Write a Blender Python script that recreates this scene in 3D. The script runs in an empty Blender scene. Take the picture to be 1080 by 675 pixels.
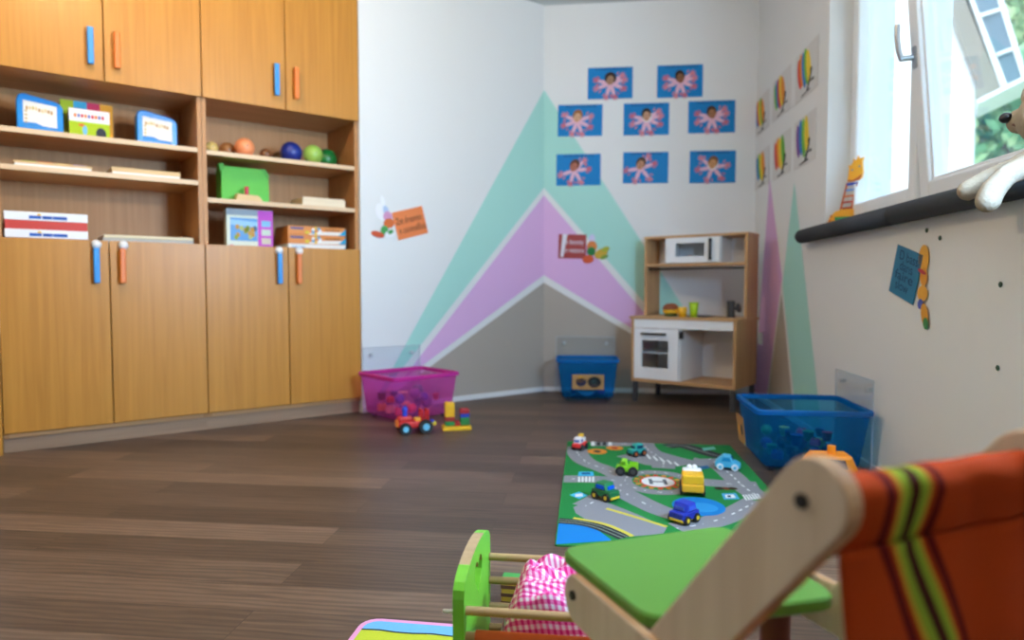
import bpy, bmesh, math, random
from mathutils import Vector, Matrix
random.seed(7)
SC = bpy.context.scene
COL = SC.collection
PI = math.pi

# ------------------------------------------------------------------ camera geometry
F = 720.0; U0 = 540.0; V0 = 337.5; HC = 0.75
PITCH = math.atan(34.5 / F)
CT, ST = math.cos(PITCH), math.sin(PITCH)

def ray(u, v):
    x = (u - U0) / F; y = -(v - V0) / F
    return Vector((x, CT + y * ST, -ST + y * CT))

def floor_at(u, v, z=0.0):
    d = ray(u, v); t = (z - HC) / d.z
    return Vector((d.x * t, d.y * t, z))

def at_depth(u, v, y):
    d = ray(u, v); t = y / d.y
    return Vector((d.x * t, y, HC + d.z * t))

class Frame:
    """a vertical surface: local X along it, local Y away from the room, local Z up"""
    def __init__(s, o, xd):
        s.o = Vector((o[0], o[1], 0)); s.x = Vector((xd[0], xd[1], 0)).normalized()
        s.y = Vector((-s.x.y, s.x.x, 0)); s.rz = math.atan2(s.x.y, s.x.x)
    def hit(s, u, v, d=0.0):
        r = ray(u, v); cam = Vector((0, 0, HC))
        p0 = s.o + s.y * d
        t = (p0 - cam).dot(s.y) / r.dot(s.y)
        p = cam + r * t
        return ((p - s.o).dot(s.x), p.z)
    def w(s, x, y, z):
        return s.o + s.x * x + s.y * y + Vector((0, 0, z))

LB = (0.227, 4.904); BR = (1.677, 4.737)
DL = (0.797, 0.604)
CABEND = 1.408; DW = 0.4302; UW = 2 * DW
def lpt(t): return (LB[0] - DL[0] * t, LB[1] - DL[1] * t)
WL = Frame(lpt(6.0), DL)                       # left wall (oblique)
WB = Frame(LB, (BR[0] - LB[0], BR[1] - LB[1]))  # back wall
WR = Frame(BR, (-0.1063, -0.9943))             # window wall
LBX = 6.0; BRX = 1.4596; CEIL = 2.73

# ------------------------------------------------------------------ materials
def lin(c):
    r = []
    for v in c[:3]:
        v = v / 255.0
        r.append(v / 12.92 if v <= 0.04045 else ((v + 0.055) / 1.055) ** 2.4)
    return (r[0], r[1], r[2], 1.0)

MATS = {}
def mat(name, c, rough=0.5, metal=0.0, spec=0.5, noise=0.0, nscale=20, bump=0.0, emit=None, es=0.0, sub=0.0):
    if name in MATS: return MATS[name]
    m = bpy.data.materials.new(name); m.use_nodes = True
    n = m.node_tree.nodes; l = m.node_tree.links; b = n['Principled BSDF']
    b.inputs['Base Color'].default_value = lin(c)
    b.inputs['Roughness'].default_value = rough
    b.inputs['Metallic'].default_value = metal
    b.inputs['Specular IOR Level'].default_value = spec
    if sub: b.inputs['Subsurface Weight'].default_value = sub
    if noise or bump:
        tc = n.new('ShaderNodeTexCoord'); nz = n.new('ShaderNodeTexNoise')
        nz.inputs['Scale'].default_value = nscale; nz.inputs['Detail'].default_value = 4
        l.new(tc.outputs['Object'], nz.inputs['Vector'])
        if noise:
            mx = n.new('ShaderNodeMix'); mx.data_type = 'RGBA'
            a = lin(c)
            mx.inputs[6].default_value = tuple(x * (1 - noise) for x in a[:3]) + (1,)
            mx.inputs[7].default_value = tuple(min(1, x * (1 + noise)) for x in a[:3]) + (1,)
            l.new(nz.outputs['Fac'], mx.inputs[0]); l.new(mx.outputs[2], b.inputs['Base Color'])
        if bump:
            bp = n.new('ShaderNodeBump'); bp.inputs['Strength'].default_value = bump
            bp.inputs['Distance'].default_value = 0.005
            l.new(nz.outputs['Fac'], bp.inputs['Height']); l.new(bp.outputs['Normal'], b.inputs['Normal'])
    MATS[name] = m
    return m

def wood(name, c1, c2, rough=0.45, scale=(3, 3, 30), axis='Z', spec=0.4):
    """fine straight grain running along one local axis"""
    if name in MATS: return MATS[name]
    m = bpy.data.materials.new(name); m.use_nodes = True
    n = m.node_tree.nodes; l = m.node_tree.links; b = n['Principled BSDF']
    b.inputs['Roughness'].default_value = rough; b.inputs['Specular IOR Level'].default_value = spec
    tc = n.new('ShaderNodeTexCoord'); mp = n.new('ShaderNodeMapping')
    sc = {'X': (1.0, 28, 28), 'Y': (28, 1.0, 28), 'Z': (28, 28, 1.0)}[axis]
    mp.inputs['Scale'].default_value = sc
    nz = n.new('ShaderNodeTexNoise'); nz.inputs['Scale'].default_value = 1.6
    nz.inputs['Detail'].default_value = 5; nz.inputs['Distortion'].default_value = 0.4
    rp = n.new('ShaderNodeValToRGB')
    rp.color_ramp.elements[0].position = 0.3; rp.color_ramp.elements[0].color = lin(c1)
    rp.color_ramp.elements[1].position = 0.72; rp.color_ramp.elements[1].color = lin(c2)
    l.new(tc.outputs['Object'], mp.inputs['Vector']); l.new(mp.outputs['Vector'], nz.inputs['Vector'])
    l.new(nz.outputs['Fac'], rp.inputs['Fac']); l.new(rp.outputs['Color'], b.inputs['Base Color'])
    MATS[name] = m
    return m

def clear(name, c, k, rough=0.15, tint=None, gl=0.08):
    """see-through plastic: part transparent, part diffuse/translucent, a little gloss"""
    if name in MATS: return MATS[name]
    m = bpy.data.materials.new(name); m.use_nodes = True
    n = m.node_tree.nodes; l = m.node_tree.links
    n.remove(n['Principled BSDF']); out = n['Material Output']
    tr = n.new('ShaderNodeBsdfTransparent'); tr.inputs['Color'].default_value = lin(tint or c)
    df = n.new('ShaderNodeBsdfDiffuse'); df.inputs['Color'].default_value = lin(c)
    tl = n.new('ShaderNodeBsdfTranslucent'); tl.inputs['Color'].default_value = lin(c)
    gs = n.new('ShaderNodeBsdfGlossy'); gs.inputs['Roughness'].default_value = rough
    a = n.new('ShaderNodeMixShader'); a.inputs[0].default_value = 0.4
    l.new(df.outputs[0], a.inputs[1]); l.new(tl.outputs[0], a.inputs[2])
    bq = n.new('ShaderNodeMixShader'); bq.inputs[0].default_value = k
    l.new(a.outputs[0], bq.inputs[1]); l.new(tr.outputs[0], bq.inputs[2])
    lw = n.new('ShaderNodeLayerWeight'); lw.inputs['Blend'].default_value = 0.25
    mu = n.new('ShaderNodeMath'); mu.operation = 'MULTIPLY_ADD'
    mu.inputs[1].default_value = 0.25; mu.inputs[2].default_value = gl * 0.4
    l.new(lw.outputs['Fresnel'], mu.inputs[0])
    c3 = n.new('ShaderNodeMixShader'); l.new(mu.outputs[0], c3.inputs[0])
    l.new(bq.outputs[0], c3.inputs[1]); l.new(gs.outputs[0], c3.inputs[2])
    l.new(c3.outputs[0], out.inputs['Surface'])
    MATS[name] = m
    return m

def plain(c):
    return mat('paint_%d_%d_%d' % tuple(c), c, 0.5)
def print_ink(c):
    return mat('ink_%d_%d_%d' % tuple(c), c, 0.6, spec=0.3)

# ------------------------------------------------------------------ mesh builder
class MB:
    def __init__(s): s.v = []; s.f = []; s.m = []; s.sm = []; s.mats = []; s.uv = {}
    def mi(s, m):
        if m not in s.mats: s.mats.append(m)
        return s.mats.index(m)
    def add(s, vs, fs, m, smooth=False, M=None):
        o = len(s.v); k = s.mi(m)
        for p in vs:
            p = Vector(p)
            s.v.append(M @ p if M else p)
        for f in fs:
            s.f.append([i + o for i in f]); s.m.append(k); s.sm.append(smooth)
        return s
    def bm(s, b, m, smooth=False, M=None):
        b.verts.index_update()
        s.add([v.co.copy() for v in b.verts], [[v.index for v in f.verts] for f in b.faces], m, smooth, M); b.free()
        return s
    def box(s, x0, x1, y0, y1, z0, z1, m, bev=0.0, M=None, seg=2):
        b = bmesh.new(); bmesh.ops.create_cube(b, size=1)
        for v in b.verts:
            v.co = Vector((x0 + (v.co.x + .5) * (x1 - x0), y0 + (v.co.y + .5) * (y1 - y0), z0 + (v.co.z + .5) * (z1 - z0)))
        if bev: bmesh.ops.bevel(b, geom=b.edges[:], offset=bev, segments=seg, affect='EDGES', profile=0.5)
        return s.bm(b, m, False, M)
    def prism(s, pts, y0, y1, m, bev=0.0, M=None, seg=2):
        """outline in XZ, thickness along Y"""
        b = bmesh.new()
        vs = [b.verts.new((p[0], y0, p[1])) for p in pts]
        f = b.faces.new(vs)
        r = bmesh.ops.extrude_face_region(b, geom=[f])
        for g in r['geom']:
            if isinstance(g, bmesh.types.BMVert): g.co.y = y1
        bmesh.ops.recalc_face_normals(b, faces=b.faces[:])
        if bev:
            es = [e for e in b.edges if abs(e.verts[0].co.y - e.verts[1].co.y) < 1e-6]
            bmesh.ops.bevel(b, geom=es, offset=bev, segments=seg, affect='EDGES', profile=0.5)
        return s.bm(b, m, False, M)
    def flat(s, pts, y, m):
        """printed area on the front (-Y) of a sheet"""
        a = sum(pts[i][0] * pts[(i + 1) % len(pts)][1] - pts[(i + 1) % len(pts)][0] * pts[i][1] for i in range(len(pts)))
        if a < 0: pts = pts[::-1]
        return s.add([(p[0], y, p[1]) for p in pts], [list(range(len(pts)))], m)
    def top(s, pts, z, m):
        a = sum(pts[i][0] * pts[(i + 1) % len(pts)][1] - pts[(i + 1) % len(pts)][0] * pts[i][1] for i in range(len(pts)))
        if a < 0: pts = pts[::-1]
        return s.add([(p[0], p[1], z) for p in pts], [list(range(len(pts)))], m)
    def ell(s, cx, cz, rx, rz, y, m, n=20, rot=0):
        c, q = math.cos(rot), math.sin(rot)
        return s.flat([(cx + rx * math.cos(a) * c - rz * math.sin(a) * q, cz + rx * math.cos(a) * q + rz * math.sin(a) * c)
                       for a in [2 * PI * i / n for i in range(n)]], y, m)
    def cyl(s, p0, p1, r, m, r1=None, n=16, cap=True, smooth=True):
        p0 = Vector(p0); p1 = Vector(p1); r1 = r if r1 is None else r1
        d = (p1 - p0); L = d.length; q = d.to_track_quat('Z', 'Y').to_matrix().to_4x4(); q.translation = p0
        vs = []; fs = []
        for i in range(n):
            a = 2 * PI * i / n
            vs.append(q @ Vector((r * math.cos(a), r * math.sin(a), 0)))
        for i in range(n):
            a = 2 * PI * i / n
            vs.append(q @ Vector((r1 * math.cos(a), r1 * math.sin(a), L)))
        for i in range(n): fs.append([i, (i + 1) % n, n + (i + 1) % n, n + i])
        s.add(vs, fs, m, smooth)
        if cap:
            s.add(vs[:n], [list(range(n))[::-1]], m); s.add(vs[n:], [list(range(n))], m)
        return s
    def lathe(s, prof, m, n=24, M=None, smooth=True):
        vs = []; fs = []
        for r, z in prof:
            for i in range(n):
                a = 2 * PI * i / n; vs.append((max(r, 1e-4) * math.cos(a), max(r, 1e-4) * math.sin(a), z))
        for j in range(len(prof) - 1):
            for i in range(n):
                fs.append([j * n + i, j * n + (i + 1) % n, (j + 1) * n + (i + 1) % n, (j + 1) * n + i])
        fs.append(list(range(n))[::-1]); fs.append([(len(prof) - 1) * n + i for i in range(n)])
        return s.add(vs, fs, m, smooth, M)
    def sph(s, c, r, m, n=20, sc=(1, 1, 1), M=None):
        b = bmesh.new(); bmesh.ops.create_uvsphere(b, u_segments=n, v_segments=max(8, n // 2), radius=r)
        for v in b.verts: v.co = Vector((v.co.x * sc[0] + c[0], v.co.y * sc[1] + c[1], v.co.z * sc[2] + c[2]))
        return s.bm(b, m, True, M)
    def caps(s, p0, p1, r0, r1, m, n=16):
        p0 = Vector(p0); p1 = Vector(p1)
        s.cyl(p0, p1, r0, m, r1, n); s.sph(p0, r0, m, n); s.sph(p1, r1, m, n); return s
    def tube(s, pts, r, m, n=10):
        for a, b in zip(pts[:-1], pts[1:]): s.cyl(a, b, r, m, None, n)
        for p in pts[1:-1]: s.sph(p, r, m, n)
        return s
    def loops(s, loops, m, close0=True, close1=True, smooth=False):
        n = len(loops[0]); vs = [p for L in loops for p in L]; fs = []
        for j in range(len(loops) - 1):
            for i in range(n): fs.append([j * n + i, j * n + (i + 1) % n, (j + 1) * n + (i + 1) % n, (j + 1) * n + i])
        if close0: fs.append(list(range(n))[::-1])
        if close1: fs.append([(len(loops) - 1) * n + i for i in range(n)])
        return s.add(vs, fs, m, smooth)
    def obj(s, name, parent=None, loc=None, rot=None):
        me = bpy.data.meshes.new(name)
        me.from_pydata([tuple(p) for p in s.v], [], s.f)
        for m in s.mats: me.materials.append(m)
        me.polygons.foreach_set('material_index', s.m); me.polygons.foreach_set('use_smooth', s.sm)
        me.update()
        o = bpy.data.objects.new(name, me); COL.objects.link(o)
        if parent: o.parent = parent
        if loc is not None: o.location = loc
        if rot is not None: o.rotation_euler = rot
        return o

def tag(o, label, cat, group=None, kind=None):
    o['label'] = label; o['category'] = cat
    if group: o['group'] = group
    if kind: o['kind'] = kind
    return o
def thing(name, label, cat, loc=(0, 0, 0), rz=0.0, group=None, roll=0.0, kind=None):
    e = bpy.data.objects.new(name, None); COL.objects.link(e); e.empty_display_size = 0.05
    e.location = loc; e.rotation_euler = (0, roll, rz)
    return tag(e, label, cat, group, kind)
def rrect(w, d, r, z, n=5, cx=0, cy=0):
    pts = []
    for sx, sy, a0 in ((1, 1, 0), (-1, 1, PI / 2), (-1, -1, PI), (1, -1, 3 * PI / 2)):
        for i in range(n + 1):
            a = a0 + PI / 2 * i / n
            pts.append((cx + sx * (w / 2 - r) + r * math.cos(a), cy + sy * (d / 2 - r) + r * math.sin(a), z))
    return pts
def text_into(mb, txt, size, cx, cz, y, m, rot=0.0, width=None):
    cu = bpy.data.curves.new('txt', 'FONT'); cu.body = txt; cu.size = size; cu.align_x = 'CENTER'; cu.align_y = 'CENTER'
    o = bpy.data.objects.new('txt', cu); COL.objects.link(o)
    dg = bpy.context.evaluated_depsgraph_get(); me = o.evaluated_get(dg).to_mesh()
    vs = [v.co.copy() for v in me.vertices]; fs = [list(p.vertices) for p in me.polygons]
    k = 1.0
    if width:
        xs = [v.x for v in vs]; k = width / (max(xs) - min(xs))
    c, q = math.cos(rot), math.sin(rot)
    mb.add([(cx + v.x * k * c - v.y * q, y, cz + v.x * k * q + v.y * c) for v in vs], fs, m)
    bpy.data.objects.remove(o); bpy.data.curves.remove(cu)

# ------------------------------------------------------------------ common materials
M_WALL = mat('wall_paint', (229, 230, 230), 0.75, spec=0.2)
M_CEIL = mat('ceiling_paint', (205, 208, 208), 0.85, spec=0.1)
M_TEAL = mat('teal_paint', (170, 220, 210), 0.75, spec=0.2)
M_LILAC = mat('lilac_paint', (221, 178, 222), 0.75, spec=0.2)
M_TAUPE = mat('taupe_paint', (172, 163, 153), 0.75, spec=0.2)
M_WHITE = mat('white_plastic', (235, 236, 236), 0.35)
M_PVC = mat('window_pvc', (232, 234, 236), 0.3)
M_BEECH = wood('beech_veneer', (178, 119, 42), (196, 136, 54), 0.38, axis='Z')
M_BEECHB = wood('beech_board', (186, 138, 90), (206, 160, 110), 0.45, axis='X')
M_BEECHC = wood('beech_carcass', (176, 124, 74), (192, 140, 88), 0.5, axis='Z')
M_EDGE = wood('beech_edge', (214, 180, 140), (230, 200, 164), 0.5, axis='X')
M_BLUEH = mat('handle_blue', (40, 140, 215), 0.4)
M_ORH = mat('handle_orange', (224, 118, 44), 0.4)
M_BLACK = mat('black_plastic', (24, 24, 27), 0.45)
M_DARK = mat('dark_grey', (58, 58, 62), 0.5)
M_PLY = wood('pale_plywood', (196, 172, 142), (216, 194, 166), 0.5, axis='X')
M_PLYE = wood('plywood_edge', (168, 128, 92), (205, 172, 136), 0.55, axis='Y')
M_DOWEL = wood('dowel_wood', (158, 124, 82), (184, 150, 104), 0.5, axis='X')
M_TRAYG = mat('tray_green_paint', (86, 142, 50), 0.38)
M_GREEN = mat('lime_green_paint', (112, 192, 50), 0.38)
M_ACRYL = clear('clear_acrylic', (228, 234, 240), 0.972, 0.1, (251, 253, 254), 0.02)
M_GLASS = clear('window_glass', (220, 235, 245), 0.97, 0.02, (246, 250, 252), 0.05)
M_STEEL = mat('steel', (170, 172, 176), 0.3, metal=1.0)
# ================================================================== ROOM
# floor: brown oak-look planks parallel to the back wall
def floor_mat():
    m = bpy.data.materials.new('oak_planks'); m.use_nodes = True
    n = m.node_tree.nodes; l = m.node_tree.links; b = n['Principled BSDF']
    tc = n.new('ShaderNodeTexCoord'); mp = n.new('ShaderNodeMapping')
    mp.inputs['Rotation'].default_value = (0, 0, -WB.rz); mp.inputs['Location'].default_value = (0.3, 0.045, 0)
    l.new(tc.outputs['Object'], mp.inputs['Vector'])
    br = n.new('ShaderNodeTexBrick'); br.offset = 0.37; br.offset_frequency = 2
    br.inputs['Scale'].default_value = 1.0; br.inputs['Brick Width'].default_value = 1.28
    br.inputs['Row Height'].default_value = 0.138; br.inputs['Mortar Size'].default_value = 0.0012
    br.inputs['Color1'].default_value = (0, 0, 0, 1); br.inputs['Color2'].default_value = (1, 1, 1, 1)
    br.inputs['Mortar'].default_value = (0, 0, 0, 1); br.inputs['Bias'].default_value = 0.0
    l.new(mp.outputs['Vector'], br.inputs['Vector'])
    # shift the grain on each plank
    sh = n.new('ShaderNodeVectorMath'); sh.operation = 'MULTIPLY_ADD'
    sh.inputs[1].default_value = (7, 5, 3); l.new(br.outputs['Color'], sh.inputs[0]); l.new(mp.outputs['Vector'], sh.inputs[2])
    m2 = n.new('ShaderNodeMapping'); m2.inputs['Scale'].default_value = (1.6, 17, 1); l.new(sh.outputs[0], m2.inputs['Vector'])
    nz = n.new('ShaderNodeTexNoise'); nz.inputs['Scale'].default_value = 2.2; nz.inputs['Detail'].default_value = 7
    nz.inputs['Distortion'].default_value = 1.1; l.new(m2.outputs['Vector'], nz.inputs['Vector'])
    m3 = n.new('ShaderNodeMapping'); m3.inputs['Scale'].default_value = (2.0, 11, 1); l.new(sh.outputs[0], m3.inputs['Vector'])
    wv = n.new('ShaderNodeTexWave'); wv.wave_type = 'RINGS'; wv.inputs['Scale'].default_value = 1.3
    wv.inputs['Distortion'].default_value = 7.0; wv.inputs['Detail'].default_value = 3; wv.inputs['Detail Scale'].default_value = 1.2
    l.new(m3.outputs['Vector'], wv.inputs['Vector'])
    r1 = n.new('ShaderNodeValToRGB')
    e = r1.color_ramp.elements; e[0].position = 0.0; e[0].color = lin((76, 59, 47)); e[1].position = 1.0; e[1].color = lin((122, 98, 80))
    x = e.new(0.5); x.color = lin((98, 78, 63))
    l.new(br.outputs['Color'], r1.inputs['Fac'])
    r2 = n.new('ShaderNodeValToRGB')
    e = r2.color_ramp.elements; e[0].position = 0.3; e[0].color = (0.62, 0.58, 0.56, 1); e[1].position = 0.66; e[1].color = (1.1, 1.1, 1.1, 1)
    l.new(nz.outputs['Fac'], r2.inputs['Fac'])
    mm = n.new('ShaderNodeMix'); mm.data_type = 'RGBA'; mm.blend_type = 'MULTIPLY'; mm.inputs[0].default_value = 0.85
    l.new(r1.outputs['Color'], mm.inputs[6]); l.new(r2.outputs['Color'], mm.inputs[7])
    r3 = n.new('ShaderNodeValToRGB')
    e = r3.color_ramp.elements; e[0].position = 0.25; e[0].color = (0.66, 0.63, 0.6, 1); e[1].position = 0.7; e[1].color = (1, 1, 1, 1)
    l.new(wv.outputs['Fac'], r3.inputs['Fac'])
    m4 = n.new('ShaderNodeMix'); m4.data_type = 'RGBA'; m4.blend_type = 'MULTIPLY'; m4.inputs[0].default_value = 0.8
    l.new(mm.outputs[2], m4.inputs[6]); l.new(r3.outputs['Color'], m4.inputs[7])
    m5 = n.new('ShaderNodeMix'); m5.data_type = 'RGBA'; l.new(br.outputs['Fac'], m5.inputs[0])
    l.new(m4.outputs[2], m5.inputs[6]); m5.inputs[7].default_value = lin((60, 45, 36))
    l.new(m5.outputs[2], b.inputs['Base Color'])
    b.inputs['Roughness'].default_value = 0.42; b.inputs['Specular IOR Level'].default_value = 0.4
    bp = n.new('ShaderNodeBump'); bp.inputs['Strength'].default_value = 0.15; bp.inputs['Distance'].default_value = 0.002
    l.new(nz.outputs['Fac'], bp.inputs['Height']); l.new(bp.outputs['Normal'], b.inputs['Normal'])
    return m

FRONT_Y = -2.4
SR = (BR[1] - FRONT_Y) / 0.9943            # length of the window wall
R0 = WR.w(SR, 0, 0)
L0 = WL.w(0, 0, 0)
outline = [LB, BR, (R0.x, R0.y), (L0.x, FRONT_Y), (L0.x, L0.y)]
mb = MB()
e0 = WR.w(SR + .1, .3, 0); e1 = WR.w(-.2, .3, 0); e2 = WB.w(-.3, .75, 0)
big = [(L0.x - .15, FRONT_Y - .15), (e0.x, FRONT_Y - .15), (e0.x, e0.y), (e1.x, e1.y), (e2.x, e2.y), (L0.x - .15, e2.y)]
mb.add([(x, y, z) for z in (-0.1, 0) for x, y in big], [[5, 4, 3, 2, 1, 0], [6, 7, 8, 9, 10, 11]] + [[i, (i + 1) % 6, 6 + (i + 1) % 6, 6 + i] for i in range(6)], floor_mat())
tag(mb.obj('floor'), 'brown oak plank floor of the playroom', 'floor', kind='structure')
mb = MB()
mb.add([(x, y, z) for z in (CEIL, CEIL + 0.2) for x, y in big], [[5, 4, 3, 2, 1, 0], [6, 7, 8, 9, 10, 11]] + [[i, (i + 1) % 6, 6 + (i + 1) % 6, 6 + i] for i in range(6)], M_CEIL)
tag(mb.obj('ceiling'), 'plain white ceiling', 'ceiling', kind='structure')

# --- painted mountains: outlines read off on the walls
def wallpoly(mb, W, px, y, m):
    mb.flat([W.hit(u, v) for u, v in px], y, m)
def lerp(a, b, t): return (a[0] + (b[0] - a[0]) * t, a[1] + (b[1] - a[1]) * t)

# left wall: cabinet niche from x = LBX-CABEND-2*UW to LBX-CABEND
NX1 = LBX - CABEND; NX0 = NX1 - 2 * UW
CABTOP = 2.62; CABD = 0.44
mb = MB()
mb.box(NX1, LBX + 0.1, 0, 0.15, -0.02, CEIL + .02, M_WALL)
mb.box(-0.1, NX0 - .13, 0, 0.15, -0.02, CEIL + .02, M_WALL)
mb.box(NX0 - .13, NX1, 0, 0.15, CABTOP + 0.004, CEIL + .02, M_WALL)
mb.box(NX0 - .16, NX1 + .15, CABD + 0.02, CABD + 0.1, -0.02, CEIL + .02, M_WALL)
mb.box(NX0 - .16, NX0 - .131, 0.14, CABD + 0.03, -0.02, CEIL + .02, M_WALL)
mb.box(NX1 + .004, NX1 + .15, 0.14, CABD + 0.03, -0.02, CEIL + .02, M_WALL)
def z_at(W, x, y=0): return None
cx = LBX - 0.0005
def L(u, v): return WL.hit(u, v)
def B(u, v): return WB.hit(u, v)
# chevron heights on the corner itself
zc = lambda v: WB.hit(573, v)[1]
A_t, A_w1, A_w1b, A_w2, A_w2b = zc(95), zc(198), zc(206), zc(290), zc(298)
def down(p, q, z0=0.0):
    """extend p->q down to height z0"""
    t = (p[1] - z0) / (p[1] - q[1]); return (p[0] + (q[0] - p[0]) * t, z0)
zb = 0.03
def band(a, f1, b2, f2):
    """strip between two sloping lines, ending where they meet or at the skirting"""
    k1 = (a[1] - f1[1]) / abs(a[0] - f1[0]); k2 = (b2[1] - f2[1]) / abs(b2[0] - f2[0]); sg = 1 if f1[0] > a[0] else -1
    t = (a[1] - b2[1]) / (k1 - k2); z = a[1] - k1 * t
    if k1 > k2 and z > zb: return [a, (a[0] + sg * t, z), b2]
    return [a, down(a, f1, zb), down(b2, f2, zb), b2]
apexL = lambda z: (LBX, z)
def lband(zA, zB, foot1, foot2, m, y):
    a, b2 = apexL(zA), apexL(zB)
    mb.flat(band(a, foot1, b2, foot2), y, m)
f_t = L(416, 385); f_w1 = L(427, 385); f_w1b = L(436, 385); f_w2 = L(446, 385); f_w2b = L(456, 385)
y1 = -0.0012
lband(A_t, A_w1, f_t, f_w1, M_TEAL, y1)
lband(A_w1b, A_w2, f_w1b, f_w2, M_LILAC, y1)
a = apexL(A_w2b); d = down(a, f_w2b, zb)
mb.flat([a, d, (LBX, zb)], y1, M_TAUPE)
tag(mb.obj('wall_left', None, WL.o, (0, 0, WL.rz)), 'oblique white wall with the left half of the painted mountain', 'wall', kind='structure')

mb = MB()
mb.box(-0.1, BRX + 0.3, 0, 0.15, -0.02, CEIL + .02, M_WALL)
g_t = B(713, 312); g_w1 = B(690, 331); g_w1b = B(682, 333); g_w2 = B(668, 347); g_w2b = B(662, 350)
def rband(zA, zB, foot1, foot2, m, y):
    a, b2 = (0, zA), (0, zB)
    mb.flat(band(a, foot1, b2, foot2), y, m)
rband(A_t, A_w1, g_t, g_w1, M_TEAL, y1)
rband(A_w1b, A_w2, g_w1b, g_w2, M_LILAC, y1)
a = (0, A_w2b); mb.flat([a, down(a, g_w2b, zb), (0, zb)], y1, M_TAUPE)
tag(mb.obj('wall_back', None, WB.o, (0, 0, WB.rz)), 'white back wall behind the play kitchen with painted mountain', 'wall', kind='structure')

# window wall with two openings
SILL = 1.03; HEAD = 2.36; W0, W1, W2 = 1.395, 2.13, 3.18
V0_, V1_ = 3.42, 4.02  # added unseen opening, placed so its lamps miss chair fabric and plush
mb = MB(); T = 0.3
mb.box(-0.2, SR + .1, 0, T, -0.02, SILL - 0.03, M_WALL)
mb.box(-0.2, SR + .1, 0, T, HEAD, CEIL + .02, M_WALL)
for a, b2 in ((-0.2, W0), (W2, V0_), (V1_, SR + .1)):
    mb.box(a, b2, 0, T, SILL - 0.03, HEAD, M_WALL)
# painted peaks on the window wall
def R(u, v): return WR.hit(u, v)
pk = R(812, 188); ga = R(838, 192)
lf = R(796.5, 400); rt = R(825, 305)
br_a = R(824.5, 309); br_l = R(811, 412); br_r = R(834.5, 412)
gl = R(825.5, 300); g_lb = R(837, 412); g_r = R(862, 412)
pl = down(pk, lf, zb); pb = down(br_a, br_l, zb)
mb.flat([pk, (0.012, pl[1]) if pl[0] < 0 else pl, (pb[0] - 0.03, zb), (br_a[0] - 0.012, br_a[1] + 0.05), (gl[0] - 0.01, gl[1] + 0.04)], y1, M_LILAC)
mb.flat([br_a, pb, down(br_a, br_r, zb)], y1, M_TAUPE)
mb.flat([ga, gl, down(gl, g_lb, zb), down(ga, g_r, zb)], y1, M_TEAL)
# next lilac peak, nearer the camera
q0 = R(1085, 440); q1 = R(1076, 480)
mb.flat([q0, down(q0, q1, zb), (q0[0] + .5, zb)], y1, M_LILAC)
tag(mb.obj('wall_right', None, WR.o, (0, 0, WR.rz)), 'white window wall with narrow painted peaks', 'wall', kind='structure')
# rear walls of the room
mb = MB(); mb.box(L0.x - .1, R0.x + .3, FRONT_Y - .15, FRONT_Y, -0.02, CEIL + .02, M_WALL)
tag(mb.obj('wall_rear'), 'plain white wall behind the viewpoint', 'wall', kind='structure')
mb = MB(); mb.box(L0.x - .15, L0.x, FRONT_Y - .1, L0.y + .1, -0.02, CEIL + .02, M_WALL)
tag(mb.obj('wall_side'), 'plain white wall left of the cabinets', 'wall', kind='structure')
# skirting
for W, x0, x1, nm in ((WL, NX1 + .002, LBX - .012, 'baseboard_left'), (WB, 0.012, BRX - .012, 'baseboard_back'), (WR, 0.012, SR - .02, 'baseboard_right')):
    mb = MB(); mb.box(x0, x1, -0.010, -0.0005, 0.001, 0.034, M_WHITE, 0.002)
    tag(mb.obj(nm, None, W.o, (0, 0, W.rz)), 'low white skirting strip along the ' + {'l': 'oblique', 'b': 'back', 'r': 'window'}[nm[10]] + ' wall', 'baseboard', kind='structure')

# ------------------------------------------------------------------ window
win = thing('window_1', 'white window with closed left pane and tilted right sash', 'window', WR.o, WR.rz, kind='structure')
FY0, FY1 = 0.11, 0.18
def ring(mb, x0, x1, z0, z1, w, y0, y1, m, bev=0.006):
    mb.box(x0, x0 + w, y0, y1, z0, z1, m, bev); mb.box(x1 - w, x1, y0, y1, z0, z1, m, bev)
    mb.box(x0 + w - .004, x1 - w + .004, y0, y1, z0, z0 + w, m, bev); mb.box(x0 + w - .004, x1 - w + .004, y0, y1, z1 - w, z1, m, bev)
mb = MB(); ring(mb, W0, W2, SILL, HEAD, 0.055, FY0, FY1, M_PVC); mb.box(W1 - .035, W1 + .035, FY0 + .002, FY1, SILL + .05, HEAD - .05, M_PVC, .005)
mb.obj('frame', win)
mb = MB(); ring(mb, W0 + .045, W1 - .025, SILL + .045, HEAD - .045, 0.065, FY0 - .02, FY1 - .02, M_PVC, .008)
s1 = mb.obj('sash', win)
mb = MB(); mb.box(W0 + .10, W1 - .08, .135, .141, SILL + .10, HEAD - .10, M_GLASS); mb.obj('pane', s1)
# tilted sash, hinged along its foot
hz = SILL + .045
mb = MB()
ring(mb, W1 + .02, W2 - .045, 0, HEAD - .045 - hz, 0.07, -0.065, 0.0, M_PVC, .008)
ring(mb, W1 + .088, W2 - .113, .068, HEAD - .113 - hz, 0.014, -0.05, -0.015, M_PVC, .003)
s2 = mb.obj('sash', win, (0, FY0 + .045, hz), (math.radians(5.2), 0, 0))
mb = MB(); mb.box(W1 + .085, W2 - .11, -.034, -.028, .066, HEAD - .11 - hz, M_GLASS); mb.obj('pane', s2)
mb = MB(); hx = W1 + .055; zz = 0.53
mb.box(hx - .014, hx + .014, -.073, -.064, zz - .04, zz + .04, M_STEEL, .004)
mb.cyl((hx, -.07, zz), (hx, -.115, zz), .010, M_STEEL)
mb.tube([(hx, -.113, zz - .006), (hx, -.122, zz + .03), (hx, -.124, zz + .08), (hx, -.120, zz + .125)], .009, M_STEEL)
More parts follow.
